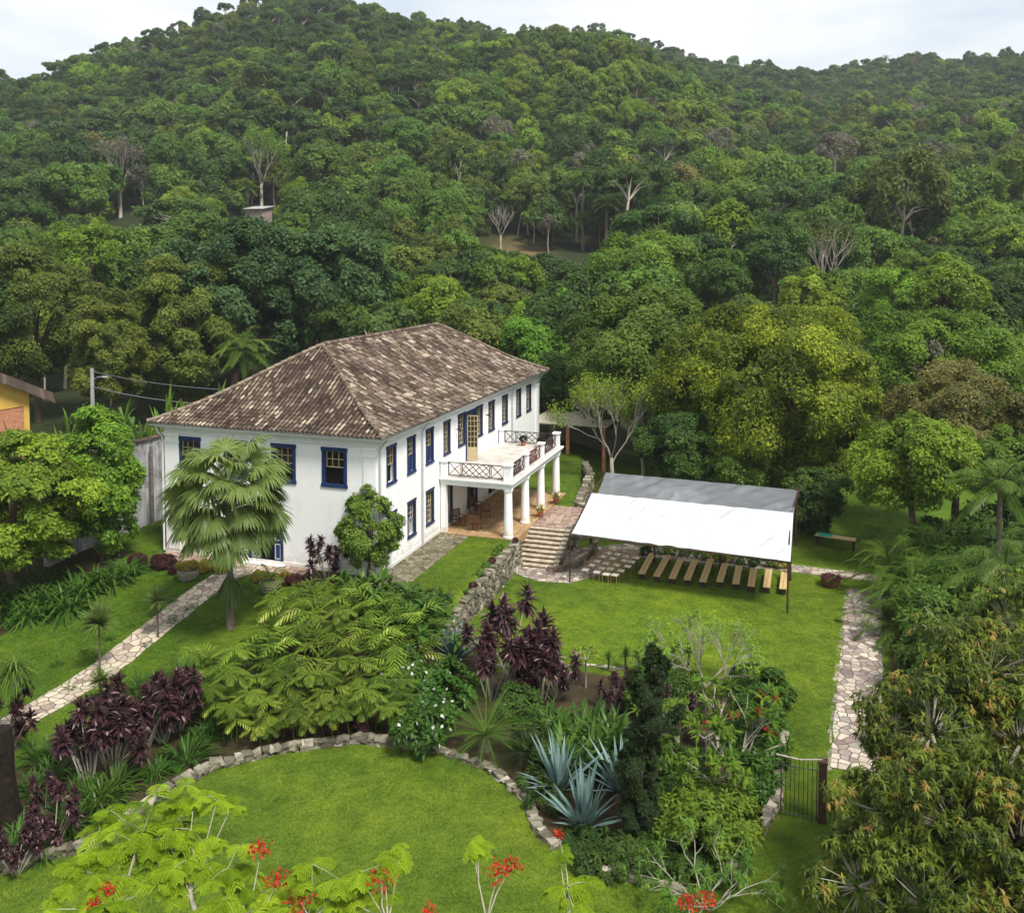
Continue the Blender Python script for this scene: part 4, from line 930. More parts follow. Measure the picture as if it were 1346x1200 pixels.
def frond(g, P, D, L, npin, pl, pw, droop, pdroop, t, m=0, pang=.9, stem_m=1, vee=.25, psegs=2, rs=6, sr=.02):
    """one pinnate leaf"""
    P = np.array(P, float); D = nrm(np.array(D, float)); pts = [P]; d = D.copy(); dirs = [D]
    for k in range(rs):
        d = nrm(D + np.array([0, 0, -1.]) * droop * (k + 1) / rs); pts.append(pts[-1] + d * L / rs); dirs.append(d)
    pts = np.array(pts); dirs = np.array(dirs); g.tube(pts, np.linspace(sr, sr * .3, rs + 1), 4, .6, stem_m, cap=False)
    s = np.linspace(.16, 1.0, npin); ii = s * rs; i0 = np.minimum(ii.astype(int), rs - 1); f = (ii - i0)[:, None]
    q = pts[i0] * (1 - f) + pts[i0 + 1] * f; dd = nrm(dirs[i0] * (1 - f) + dirs[i0 + 1] * f)
    h = np.array([-D[1], D[0], 0]); h = h / max(np.linalg.norm(h), 1e-3) if np.linalg.norm(h) > 1e-3 else np.array([1., 0, 0])
    for sgn in (-1, 1):
        upv = nrm(np.cross(np.broadcast_to(h, dd.shape), dd)); upv = np.where(upv[:, 2:3] < 0, -upv, upv)
        di = nrm(h * sgn * math.sin(pang) + dd * (math.cos(pang) + .35 * s[:, None] ** 2) + upv * vee + rng.normal(0, .05, (npin, 3)))
        ln = pl * (np.sin(math.pi * (.18 + .78 * s)) ** .7) * (1 + rng.normal(0, .06, npin))
        g.blades(q, di, ln, pw, pdroop, psegs, np.clip(t + rng.normal(0, .10, npin), 0, 1), m, 0, 'leaf')
def ring_dirs(n, e0, e1):
    a = np.arange(n) * 2.39996 + rng.random() * 6.28; e = np.linspace(e0, e1, n) + rng.normal(0, .06, n); return np.stack([np.cos(a) * np.cos(e), np.sin(a) * np.cos(e), np.sin(e)], 1)
def feather_palm(h, L, nf, e0=1.35, e1=-.15, npin=26, pl=.55, pw=.05, droop=1.2, pdroop=.8, lean=(0, 0), r=.16):
    lf, tr = G(), G(); top = np.array([lean[0], lean[1], h])
    tr.tube([(0, 0, -.2), (lean[0] * .3, lean[1] * .3, h * .5), top + [0, 0, .3]], [r * 1.2, r, r * .85], 9)
    for k, d in enumerate(ring_dirs(nf, e0, e1)): frond(lf, top, d, L * (.8 + .35 * rng.random()), npin, pl, pw, droop * (.8 + .4 * rng.random()), pdroop, np.clip(.75 - .5 * k / nf + rng.normal(0, .12), 0, 1), 0, sr=.035)
    return lf, tr
def fan_leafset(lf, P, D, N, rad, nseg, t, drp=.7):
    """a fan of segments round the leaf stalk's end"""
    D = nrm(np.array(D, float)); N = nrm(np.array(N, float)); S = np.cross(N, D); a = np.linspace(-2.0, 2.0, nseg)
    dirs = np.cos(a)[:, None] * D + np.sin(a)[:, None] * S + rng.normal(0, .03, (nseg, 3)); ln = rad * (.72 + .28 * np.cos(a / 2)) * (1 + rng.normal(0, .05, nseg))
    lf.blades(np.repeat(np.array(P)[None], nseg, 0), dirs, ln, rad * .080, drp, 5, np.clip(t + rng.normal(0, .09, nseg), 0, 1), 0, 0, 'leaf', N=np.repeat(N[None], nseg, 0))
def strap_clump(g, n, L, W, e0=1.4, e1=.3, droop=.9, spread=.1, t0=.3, t1=.8, prof='leaf', fold=.15, segs=4, base=(0, 0, 0), m=0):
    a = rng.random(n) * 6.283; e = e1 + (e0 - e1) * rng.random(n); D = np.stack([np.cos(a) * np.cos(e), np.sin(a) * np.cos(e), np.sin(e)], 1)
    P = np.stack([np.cos(a) * spread * rng.random(n), np.sin(a) * spread * rng.random(n), 0 * a], 1) + np.array(base)
    g.blades(P, D, L * (.65 + .5 * rng.random(n)), W * (.8 + .4 * rng.random(n)), droop * (.6 + .8 * rng.random(n)), segs, t0 + (t1 - t0) * rng.random(n), m, fold, prof)
def cordyline(nst, h, spread, leafn=80, L=.44, W=.115):
    lf, stg = G(), G()
    for k in range(nst):
        a = rng.random() * 6.28; b = np.array([math.cos(a), math.sin(a), 0]) * spread * .35 * rng.random(); hh = h * (.45 + .6 * rng.random()); tp = b + np.array([math.cos(a), math.sin(a), 0]) * spread * (.3 + 1.1 * rng.random()) + [0, 0, hh]
        stg.tube([b - [0, 0, .1], b * .5 + tp * .5 + rng.normal(0, .06, 3), tp], [.03, .025, .018], 5)
        n = leafn; z = rng.random(n); e = -.5 + 1.9 * z ** 1.2 + rng.normal(0, .15, n); an = np.arange(n) * 2.4; hl = .32 + .3 * rng.random()
        P = tp + np.stack([0 * z, 0 * z, (z - 1) * hl], 1); D = np.stack([np.cos(an) * np.cos(e), np.sin(an) * np.cos(e), np.sin(e)], 1)
        t = np.clip(.35 + rng.normal(0, .22, n) + (rng.random(n) < .14) * .5, 0, 1); lf.blades(P, D, L * (.7 + .5 * rng.random(n)), W, .55 + .5 * rng.random(n), 3, t, 0, .12, 'leaf')
    return lf, stg
def branchy(g, P, D, L, r, lev, nch=3, spread=.55, tips=None, m=0, upb=.12, bend=.12):
    P = np.array(P, float); D = nrm(np.array(D, float)); mid = P + D * L * .5 + rng.normal(0, bend, 3) * L * .5; E = P + D * L + rng.normal(0, bend, 3) * L * .3
    g.tube([P, mid, E], [r, r * .82, r * .66], 6 if r > .03 else 5, .5, m, cap=False)
    if lev == 0: tips.append((E, nrm(E - mid))); return
    for k in range(nch):
        d = nrm(D + rng.normal(0, spread, 3) + [0, 0, upb]); s = E if k < nch - 1 or lev > 2 else mid
        branchy(g, s, d, L * (.62 + .25 * rng.random()), r * .6, lev - 1, nch, spread, tips, m, upb, bend)
def whorls(g, tips, n, L, W, e0=1.0, e1=-.2, droop=.5, t=None, m=0, prof='leaf', segs=2, tv=.15, fold=0):
    for i, (p, d) in enumerate(tips):
        d = nrm(np.array(d)); a = rng.random(n) * 6.283; e = e1 + (e0 - e1) * rng.random(n)
        s = np.cross(d, [0.3, .2, 1]); s /= max(np.linalg.norm(s), 1e-3); q = np.cross(d, s)
        D = (np.cos(a) * np.cos(e))[:, None] * s + (np.sin(a) * np.cos(e))[:, None] * q + np.sin(e)[:, None] * d
        tt = rng.random() if t is None else t[i]
        g.blades(np.repeat(np.array(p)[None], n, 0), D, L * (.7 + .5 * rng.random(n)), W, droop, segs, np.clip(tt + rng.normal(0, tv, n), 0, 1), m, fold, prof)

# ------------------------------------------------------------------ single trees, each where the photo has it
KIND = {   # crown recipe: leaf material, bark, lobes, lobe size, leaf aspect, droop, cover
    'fresh': ('fresh_leaf', 'bark', 30, .34, .5, .2, .95), 'mango': ('mango_leaf', 'bark', 46, .30, .42, .35, 1.0), 'dark': ('dark_leaf', 'bark', 34, .32, .5, .2, 1.0), 'mid': ('mid_leaf', 'bark', 30, .34, .5, .2, .95),
    'lime': ('lime_leaf', 'bark', 26, .34, .5, .2, .8), 'olive': ('olive_leaf', 'bark', 34, .30, .42, .35, .9), 'yg': ('yellowgreen_leaf', 'bark', 30, .32, .5, .2, .9),
    'brown': ('brown_leaf', 'bark', 26, .33, .5, .2, .8), 'grey': ('grey_leaf', 'palebark', 26, .26, .4, .2, .35), 'bg': ('bluegreen_leaf', 'bark', 36, .30, .62, .35, .95)}
def hero(px, d, top, wpx, bot, kind, label, leafpx=4.2, name='broadleaf_tree', zmin=-.4, R=None, cover=1.25, nl=None, flat=1.0, group=None, lobe=None, inner=.70, tvar=.75, shell=.72):
    p = at_depth(px, d); zt = float(gd(px, top, d)[2]); zb = float(gd(px, bot, d)[2]); zb = max(zb, p[2] + .3)
    rx = wpx / 2 * d / CF; rz = max((zt - zb) / 2, 1.0); cz = (zt + zb) / 2 - p[2]
    lm, bk, n, lo, asp, dr, cv = KIND[kind]; leaf = max(.16, leafpx * d / CF); lf, tr = G(), G()
    ctr, lr = crown(lf, (0, 0, cz), (rx * .97, rx * .97, rz * .97), nl or n, leaf, asp, cv * cover, lobe or lo, zmin, 11, .4, 0, dr, inner, tvar, flat, shell)
    fk = np.array([rng.normal(0, .1) * rx, rng.normal(0, .1) * rx, max(.6, cz - rz * .55)]); limbs(tr, (0, 0, 0), fk, ctr, max(.10, min(.55, rx * .055)), 0, 14)
    t = thing(name, label, 'tree', p, 0, group); lf.build('crown', M[lm], t, smooth=True); tr.build('trunk', M[bk], t, smooth=True); return t
hero(1012, 70, 403, 290, 640, 'mango', 'huge domed mango-like tree with yellow-green flush rising behind the white tent', 4.5, cover=2.0, nl=110, lobe=.235, inner=.80, zmin=-.95)
hero(858, 82, 388, 250, 575, 'mid', 'large round dull-green tree left of and behind the huge domed tree', 5.4, cover=1.6, nl=52, lobe=.28, inner=.78, zmin=-.9)
hero(300, 103, 292, 215, 520, 'bg', 'tall blue-green big-leafed tree right behind the palm and the roof', 5.0, nl=52, zmin=-.8, lobe=.27, inner=.76, cover=1.5)
hero(425, 108, 300, 185, 470, 'bg', 'spreading blue-green big-leafed tree over the ridge of the manor roof', 5.0, nl=44, zmin=-.8, lobe=.28, inner=.76, cover=1.5)
hero(238, 95, 325, 125, 545, 'olive', 'dark olive tree between the utility pole and the feather palm', zmin=-.95, cover=1.6, nl=46, lobe=.28, inner=.74)
hero(138, 88, 378, 100, 540, 'olive', 'rounded olive-yellow tree behind the utility pole', zmin=-.95, cover=1.6, nl=46, lobe=.28, inner=.74)
hero(45, 95, 318, 150, 520, 'olive', 'loose olive tree above the yellow house', zmin=-.95, cover=1.6, nl=46, lobe=.28, inner=.74)
hero(-40, 90, 340, 130, 520, 'dark', 'dark tree at the left edge above the yellow house chimney')
hero(112, 122, 294, 72, 380, 'lime', 'bright green round tree showing above the olive trees on the left')
hero(25, 130, 330, 90, 420, 'yg', 'yellow-green tree at far left below the hillside')
hero(575, 118, 362, 92, 450, 'lime', 'bright lime bushy tree just above the far end of the manor roof')
hero(505, 125, 352, 70, 440, 'mid', 'mid-green tree between the roof ridge and the big blue-green trees')
hero(540, 140, 320, 80, 410, 'olive', 'pale olive tree up the slope above the lime bush')
hero(695, 98, 418, 100, 520, 'fresh', 'round fresh-green tree right of the manor roof corner')
hero(660, 128, 372, 90, 450, 'olive', 'dull olive tree above the round fresh-green tree')
hero(735, 125, 378, 90, 450, 'lime', 'light green tree at the top left of the large dull-green tree')
hero(640, 150, 330, 110, 400, 'dark', 'dark tree just below the brown clearing, left')
hero(712, 152, 335, 90, 400, 'dark', 'dark bushy tree below the brown clearing, right')
hero(845, 140, 318, 185, 405, 'fresh', 'wide mid-green tree with a level top above the large dull-green tree')
hero(738, 88, 470, 90, 600, 'dark', 'dark green tree in the shade directly behind the far house corner')
hero(800, 92, 470, 90, 600, 'mid', 'mid-green tree behind the bare branching tree')
hero(892, 66.5, 540, 118, 640, 'dark', 'dull dark-green bushy tree standing behind the left half of the tent', name='small_tree', zmin=-.95, cover=1.6)
hero(962, 65, 582, 110, 655, 'mid', 'mid-green shrub directly behind the tent roof', name='shrub_tree', zmin=-.95, cover=1.5)
hero(1072, 61.0, 612, 88, 700, 'dark', 'dark glossy clipped bush at the right rear corner of the tent', name='large_bush', zmin=-1.0, cover=1.7)
hero(1240, 88, 408, 235, 590, 'fresh', 'broad fresh-green tree behind the brown dry tree on the right', zmin=-.9, cover=1.5, nl=52, lobe=.27)
hero(1068, 118, 352, 84, 440, 'yg', 'small round-topped tree with pale stems above the huge domed tree')
hero(1175, 114, 345, 78, 440, 'lime', 'leafy bright green tree beside the yellow-tinged tree at right')
hero(1240, 112, 342, 110, 430, 'yg', 'yellow-tinged flat-topped tree above the broad fresh-green tree')
hero(1320, 118, 352, 100, 440, 'dark', 'dark tree at the right edge above the broad tree')
hero(957, 158, 262, 58, 345, 'lime', 'bright big-leafed columnar tree on the lower slope', leafpx=6.5)
hero(1018, 140, 282, 84, 405, 'dark', 'dark dense columnar tree right of the bright columnar tree')
hero(950, 128, 330, 75, 410, 'mid', 'mid-green upright tree behind the top of the huge domed tree')
hero(1262, 60, 488, 190, 620, 'brown', 'dry olive-brown bushy tree at the right edge', cover=1.2, zmin=-.9)
hero(1205, 54.5, 548, 185, 672, 'yg', 'yellow-green leafy tree at right beyond the lawn bench', leafpx=5.5, zmin=-.95, cover=1.7, nl=50, lobe=.28)
hero(1335, 56, 560, 120, 700, 'mid', 'mid-green tree at the right edge behind the palms')
hero(126, 51.5, 522, 100, 745, 'fresh', 'bright green cone-shaped tree left of the old plaster wall', leafpx=5.5, zmin=-.95, nl=80, lobe=.27, inner=.72, cover=1.8)
hero(8, 48.0, 552, 215, 790, 'yg', 'bright green layered bushy tree filling the left edge', leafpx=6, zmin=-.9, nl=80, lobe=.24, flat=.6, cover=1.7)
hero(-60, 52, 600, 120, 760, 'mid', 'mid-green tree at the left edge beside the layered tree', zmin=-.8)
hero(480, 48.0, 643, 90, 752, 'mid', 'small rounded dark-green tree at the near corner of the manor house', leafpx=4.0, name='small_tree', nl=60, lobe=.24, cover=1.6, zmin=-.9, shell=.5, inner=.72)
# brown and dark trees of the first slope
hero(893, 225, 216, 62, 300, 'brown', 'reddish-brown tree on the slope right of the tall pale palm', cover=1.2)
hero(1095, 260, 175, 60, 225, 'grey', 'grey-green thin tree in the fold of the right hillside', cover=1.6)

# bare trees
def bare_tree(px, d, top, w, label, name='bare_tree', lev=4, leafy=None, nl=0, mat='palebark', bot=None):
    p = at_depth(px, d); h = float(gd(px, top, d)[2]) - p[2]; g = G(); tips = []
    hh = h * .36; g.tube([(0, 0, -.3), (rng.normal(0, .1), rng.normal(0, .1), hh * .5), (0, 0, hh)], [h * .024, h * .02, h * .017], 7)
    for k in range(4):
        a = k * 1.7 + rng.random(); branchy(g, (0, 0, hh * (.8 + .07 * k)), (math.cos(a) * .55 * w, math.sin(a) * .55 * w, 1.0), h * .25, h * .0085, lev - 1, 3, .36, tips, upb=.30)
    t = thing(name, label, 'tree', p); g.build('trunk', M[mat], t, smooth=True)
    if leafy:
        lf = G(); P = np.array([q for q, _ in tips]); k = rng.integers(0, len(P), nl); c = P[k] + rng.normal(0, h * .03, (nl, 3)); lf.leaves(c, rdir(nl), nrm(rdir(nl) + [0, 0, .8]), max(.2, 3.6 * d / CF), max(.1, 1.9 * d / CF), rng.random(nl)); lf.build('crown', M[leafy], t)
    return t
bare_tree(658, 208, 272, .8, 'leafless pale tree standing alone in the brown hillside clearing')
bare_tree(805, 71, 512, 1.2, 'tangled pale-branched tree with sparse yellow-green leaves behind the open shed', leafy='yellowgreen_leaf', nl=3800, mat='twig', lev=5)
bare_tree(845, 74, 520, .9, 'thin pale-branched tree left of the huge domed tree', leafy='yellowgreen_leaf', nl=1800, mat='twig', lev=4)
bare_tree(160, 243, 188, .5, 'tall pale forked trunk with grey-brown crown on the left hillside', leafy='grey_leaf', nl=1500)
bare_tree(190, 246, 225, .5, 'thinner pale trunk right of the tall pale forked tree', leafy='grey_leaf', nl=900)
bare_tree(1085, 150, 300, .5, 'tall thin tree with several pale stems above the small round-topped tree', leafy='olive_leaf', nl=900)
bare_tree(345, 242, 178, .6, 'small lime-crowned tree with a pale trunk on the left hillside', leafy='lime_leaf', nl=1600)

# palms
def palm(px, d, top, L, label, cat='palm', **kw):
    p = at_depth(px, d); h = float(gd(px, top, d)[2]) - p[2]; lf, tr = feather_palm(h, L, **kw)
    t = thing('palm_tree', label, cat, p); lf.build('fronds', [M['palm_leaf'], M['palm_leaf']], t); tr.build('trunk', M['palmbark'], t, smooth=True); return t
palm(318, 82, 462, 3.6, 'feather palm with arching dark fronds behind the left hip of the roof', nf=24, npin=30, pl=.9, pw=.07, droop=1.3)
palm(766, 212, 232, 5.0, 'tall palm with a bare pale trunk on the slope right of the clearing', nf=22, npin=24, pl=1.2, pw=.14, r=.35)
palm(797, 205, 268, 4.2, 'shorter bushy-headed palm right of the tall pale palm', nf=26, npin=22, pl=1.2, pw=.14, r=.4)
palm(327, 238, 248, 4.6, 'small palm beside the pink hillside hut', nf=18, npin=20, pl=1.2, pw=.16, r=.3)
palm(1330, 36.5, 758, 2.6, 'glossy green palm with long drooping leaflets at the right edge', nf=18, npin=34, pl=.75, pw=.045, droop=1.1, pdroop=1.2, r=.12)
palm(1322, 47, 640, 3.2, 'tall feathery palm at the right edge in front of the yellow-green tree', nf=20, npin=34, pl=.8, pw=.05, droop=1.0, pdroop=1.0, r=.14)
for (px, d, h, L, lab) in ((1185, 49.5, .7, 3.4, 'arching areca palm clump nearest the garden table'), (1215, 46.5, .9, 3.6, 'arching areca palm clump in the middle right thicket'), (1192, 44, .3, 2.4, 'areca palm clump at the top of the lawn path'), (1255, 45.5, .9, 3.8, 'areca palm clump left of the glossy palm'), (1235, 50, 1.6, 3.8, 'tallest areca palm clump in front of the yellow-green tree'), (1300, 49, 1.4, 3.8, 'areca palm clump below the tall feathery palm')):
    lf, tr = G(), G()
    for k in range(7):
        b = rng.normal(0, .3, 3) * [1, 1, 0]; tr.tube([b - [0, 0, .1], b * 1.3 + [0, 0, h + .5]], [.05, .04], 5)
        for d_ in ring_dirs(5, 1.4, .55): frond(lf, b * 1.3 + [0, 0, h + .4], d_, L * (.7 + .5 * rng.random()), 32, .5, .04, 1.35, .6, np.clip(.5 + rng.normal(0, .15), 0, 1), 0)
    t = thing('areca_palm', lab, 'palm', at_depth(px, d)); lf.build('fronds', [M['palm_leaf'], M['palm_leaf']], t); tr.build('stems', M['palm_leaf'], t)
# fan palm in front of the house
bp = ground(303, 826); d0 = depth_of(bp); topz = float(gd(303, 648, d0)[2]) - bp[2]
lf, tr, pe, sk = G(), G(), G(), G()
tr.tube([(0, 0, -.2), (.02, 0, topz * .4), (-.03, .02, topz * .8), (0, 0, topz + .6)], [.20, .145, .135, .17], 12)
NF = 68
for k in range(NF):
    q = (k + .5) / NF; e = math.asin(np.clip(.90 - 1.50 * q, -1, 1)) + rng.normal(0, .07); a = k * 2.39996 + rng.normal(0, .12); hd = np.array([math.cos(a), math.sin(a), 0]); D = hd * math.cos(e) + np.array([0, 0, math.sin(e)])
    P0 = np.array([0, 0, topz + .45 - .6 * q]); pl = 1.85 + .55 * rng.random(); sagz = .30 * math.cos(e); tip = P0 + D * pl - np.array([0, 0, sagz]); mid = P0 + D * pl * .55; pe.tube([P0, mid, tip], [.03, .022, .016], 5, .7)
    D2 = nrm(D + np.array([0, 0, -.25 * math.cos(e)])); N = nrm(np.array([0, 0, 1.]) * (math.cos(e) + .15) - hd * math.sin(e) * 1.0 + rng.normal(0, .34, 3))
    fan_leafset(lf, tip, D2, N, 1.22 + .35 * rng.random(), 40, .78 - .40 * q + rng.normal(0, .1), 1.0 + .3 * rng.random())
fp = thing('fan_palm', 'fan palm with drooping fan leaves in front of the manor house, beside the garden path', 'palm', bp)
lf.build('fan_leaves', M['fan_leaf'], fp); tr.build('trunk', M['palmbark'], fp, smooth=True); pe.build('leaf_stalks', M['fan_leaf'], fp)
for k in range(7):
    a = k * .9; sk.blades(np.repeat(np.array([[math.cos(a) * .12, math.sin(a) * .12, topz * .40]]), 14, 0), np.stack([np.cos(a + rng.normal(0, .5, 14)) * .5, np.sin(a + rng.normal(0, .5, 14)) * .5, -.9 + 0 * np.arange(14)], 1), 1.3 + .5 * rng.random(14), .075, .3, 3, .2 + .3 * rng.random(14), 0, 0, 'strap')
sk.build('leaf_skirt', M['fan_leaf'], fp)
# ------------------------------------------------------------------ garden plants
def plant(name, label, cat, px, py, parts, group=None, rz=None, scale=1.0, loc=None):
    p = ground(px, py) if loc is None else loc
    t = thing(name, label, cat, p, rng.random() * 6.28 if rz is None else rz, group, scale)
    for nm, g, m in parts: g.build(nm, m, t)
    return t
# fern palms in the big bed
FV = []
for v in range(6):
    lf, s_ = G(), G()
    if v < 3:        # long arching leaves with well separated leaflets
        for k, d in enumerate(ring_dirs(10, 1.3, .45)):
            b = rng.normal(0, .22, 3) * [1, 1, 0]; hh = .8 + .7 * rng.random(); s_.tube([b, b * 1.2 + d * [.25, .25, 0] + [0, 0, hh]], [.022, .016], 4)
            tt = np.clip(.45 + rng.normal(0, .22) + (.5 if rng.random() < .10 else 0), 0, 1)
            frond(lf, b * 1.2 + d * [.25, .25, 0] + [0, 0, hh], d, 1.25 + .5 * rng.random(), 9, .60, .080, 1.15, .55, tt, 0, pang=.95, vee=.12)
    else:            # star-shaped heads on cane stems
        for q in range(6):
            a0 = q * 1.05 + rng.random(); b = np.array([math.cos(a0), math.sin(a0), 0]) * .55 * rng.random() ** .5; hh = .9 + 1.0 * rng.random(); tp = b * 1.35 + [0, 0, hh]; s_.tube([b, tp], [.022, .016], 4); tt = np.clip(.5 + rng.normal(0, .25), 0, 1)
            for d in ring_dirs(7, .55, .05): frond(lf, tp, d, .62 + .2 * rng.random(), 6, .36, .068, .9, .5, tt, 0, pang=.75, vee=.05, rs=4, sr=.012)
    FV.append((lf, s_))
fern_px = [(375, 800), (420, 790), (465, 800), (350, 850), (395, 840), (440, 832), (490, 838), (325, 885), (370, 880), (415, 872), (460, 868), (505, 872), (545, 868), (295, 905), (340, 918), (385, 912), (430, 905), (475, 902), (520, 905), (310, 945), (355, 950), (400, 945), (440, 940), (480, 938), (520, 938), (285, 925), (545, 840), (410, 810), (500, 805), (270, 890)]
protos = []
for i, (px, py) in enumerate(fern_px):
    p = ground(px, py + 26); lab = 'feathery light-green fern palm in the dense bed below the house'; grp = 'fern palms massed in the planting bed'
    if i < len(FV):
        t = thing('fern_palm', lab, 'plant', p, rng.random() * 6.28, grp, .95 + .2 * rng.random()); FV[i][0].build('fronds', [M['fern_leaf'], M['fern_leaf']], t); FV[i][1].build('stems', M['fern_leaf'], t); protos.append(t)
    else: dup(protos[(i % 3) + (3 if py > 895 else 0)], p, rng.random() * 6.28, lab, grp, .85 + .35 * rng.random())
def family(name, cat, make, mats, spots, group, label, smooth=False, nv=3, s0=.85, s1=1.2, dy=0):
    """several plants of one kind: nv meshes, the rest copies"""
    pr = []
    for i, s in enumerate(spots):
        px, py = s[0], s[1]; lab = s[3] if len(s) > 3 else label; sc = (s[2] if len(s) > 2 and s[2] else s0 + (s1 - s0) * rng.random()); p = ground(px, py + dy)
        if i < nv:
            t = thing(name, lab, cat, p, rng.random() * 6.28, group if len(spots) > 1 else None, sc); gs = make()
            for (nm, m), g in zip(mats, gs):
                if g.b: g.build(nm, m, t, smooth)
            pr.append(t)
        else: dup(pr[i % nv], p, rng.random() * 6.28, lab, group, sc)
# purple cordylines
family('cordyline', 'plant', lambda: cordyline(11, 2.7, .95), [('leaves', M['purple_leaf']), ('stems', M['twig'])], [
    (675, 905, 1.45, 'tall purple cordyline with upright spikes at the lower lawn edge'), (708, 922, 1.1, 'purple cordyline right of the tall spiked one'), (648, 917, 1.05, 'purple cordyline left of the tall spiked one, above the cycad'), (732, 918, .75, 'small purple cordyline beside the yellow umbrella shrub'),
    (185, 985, 1.05, 'purple cordyline with leaning pale stems at left'), (215, 975, 1.0, 'purple cordyline with red-brown heads beside the fern palms'), (118, 1030, 1.0, 'purple cordyline above the left end of the stone edging'), (150, 1010, .9, 'purple cordyline between the two leaning ones at left'), (235, 960, .8, 'short purple cordyline touching the fern palms'),
    (70, 1110, .6, 'low purple cordyline behind the end of the stone edging'), (22, 1150, .5, 'small dark purple cordyline in front of the stone edging end'), (60, 1075, .5, 'low purple cordyline by the burnt stump'), (10, 985, .8, 'purple cordyline at the left edge in front of the garden path'),
    (432, 762, .85, 'purple-pink cordyline against the white wall left of the small rounded tree'), (885, 975, .75, 'purple cordyline right behind the dark twisted conifer'), (805, 935, .6, 'small purple cordyline left of the dark twisted conifer'), (870, 1000, .7, 'pinkish purple cordyline at the conifer foot')], 'purple cordylines', '', nv=5)
# broad strap leaves
def strapm(n=90, L=1.0, W=.09, **kw):
    def f():
        g = G(); strap_clump(g, n, L, W, **kw); return (g,)
    return f
lush = lambda: (lambda g: [strap_clump(g, 14, .75, .15, 1.2, .2, .7, .06, .25, .9, 'leaf', .1, 3, (rng.normal(0, .38), rng.normal(0, .38), .25 + .5 * rng.random())) for _ in range(13)] and (g,))(G())
family('ginger_plant', 'plant', lush, [('leaves', M['strap_leaf'])], [
    (500, 800), (530, 790), (560, 805), (525, 825), (548, 832), (480, 785)], 'broad-leaved green clumps behind the fern palms', 'glossy broad-leaved green clump behind the fern palms', nv=3, s0=1.1, s1=1.5, dy=12)
family('white_flower_shrub', 'shrub', lambda: (lambda a, b: (crown(a, (0, 0, .55), (.8, .8, .65), 14, .2, .4, 1.0, .4, -.6), b.leaves(fib(24, -.1, 1.2) * [.86, .86, .68] + [0, 0, .6], rdir(24), rdir(24) + [0, 0, 1], .13, .10, rng.random(24))) and (a, b))(G(), G()),
    [('leaves', M['strap_leaf']), ('flowers', M['flower_white'])], [(545, 930), (580, 940), (560, 960), (535, 905), (590, 915), (555, 985)], 'dark shrubs with white flowers', 'dark green shrub dotted with white flowers between ferns and cycad', nv=3, s0=1.1, s1=1.4)
family('lily_clump', 'plant', strapm(110, 1.0, .12, e0=1.45, e1=.2, droop=.8, spread=.5), [('leaves', M['strap_leaf'])], [
    (735, 985), (765, 975), (795, 985), (745, 1010), (780, 1008), (815, 990), (720, 965)], 'broad strap-leaved clumps behind the blue agaves', 'bright green strap-leaved clump behind the blue agaves', nv=3, s0=1.35, s1=1.6)
family('grass_lily', 'plant', strapm(120, .85, .05, e0=1.4, e1=.15, droop=1.0, spread=.4), [('leaves', M['strap_leaf'])], [
    (55, 1000), (85, 990), (70, 1025), (100, 1050), (45, 1040), (130, 1055), (30, 1100), (90, 1085), (15, 1120), (55, 1125), (150, 1035), (245, 1000), (265, 975), (205, 1020), (285, 960), (230, 945), (205, 905), (180, 912), (140, 925), (250, 920), (240, 890)], 'narrow-leaved green clumps in the left bed', 'narrow-leaved green clump in the left planting bed', nv=4, s0=.9, s1=1.4)
family('grass_lily', 'plant', strapm(100, 1.1, .08, e0=1.3, e1=.1, droop=1.1, spread=.5), [('leaves', M['strap_leaf'])], [
    (20, 800), (50, 795), (80, 790), (105, 780), (125, 770), (-5, 815), (40, 812), (90, 800), (35, 775), (70, 770), (-10, 800), (150, 765), (170, 752)], 'arching strap-leaved clumps under the bright green trees', 'dark arching strap-leaved clump under the bright green trees at left', nv=3, s0=1.2, s1=1.6)
# shrubs of the right half of the bed
def bush(mat, R=(1.0, 1.0, .7), leaf=.2, asp=.4, cover=1.0, nl=16):
    def f():
        a, b = G(), G(); c, _ = crown(a, (0, 0, R[2] * .9), R, nl, leaf, asp, cover, .42, -.6); limbs(b, (0, 0, 0), (0, 0, .2), c, .03, 0, 8); return a, b
    return f, [('leaves', M[mat]), ('stems', M['twig'])]
def bushes(mat, spots, group, label, name='leafy_shrub', nv=3, s0=.9, s1=1.3, **kw):
    f, ms = bush(mat, **kw); family(name, 'shrub', f, ms, spots, group, label, nv=nv, s0=s0, s1=s1)
bushes('strap_leaf', [(990, 985), (1000, 955), (990, 1025), (985, 1005), (1010, 930), (965, 1050), (870, 1030), (905, 1060)], 'dark leafy shrubs left of the iron gate', 'dark green leafy shrub between the conifer and the iron gate')
bushes('mid_leaf', [(900, 1040), (945, 1060), (925, 1080), (965, 1065), (890, 1075)], 'mid-green shrubs at the front of the right bed', 'mid-green low shrub at the front of the bed by the gate', s0=.65, s1=.9)
bushes('fern_leaf', [(930, 1118), (955, 1110), (905, 1100)], 'light feathery green shrubs', 'light yellow-green feathery shrub in front of the twisted conifer', leaf=.16, s0=1.0, s1=1.3)
bushes('dark_leaf', [(700, 985), (712, 1005), (705, 960), (680, 940)], 'dark low shrubs in the bed shade', 'dark low shrub around the cycad', s0=.6, s1=.9)
bushes('strap_leaf', [(860, 915), (890, 925), (985, 915), (845, 940)], 'green shrubs behind the red-flowering frangipani', 'green shrub at the lower lawn edge behind the frangipani', s0=.7, s1=1.0)
bushes('maroon_leaf', [(180, 742, .55), (215, 745, .65), (235, 752, .5), (385, 768, .5), (405, 770, .5), (460, 775, .45)], 'low maroon bushes at the foot of the house wall', 'low maroon bush at the foot of the white house wall', R=(1.2, .9, .5))
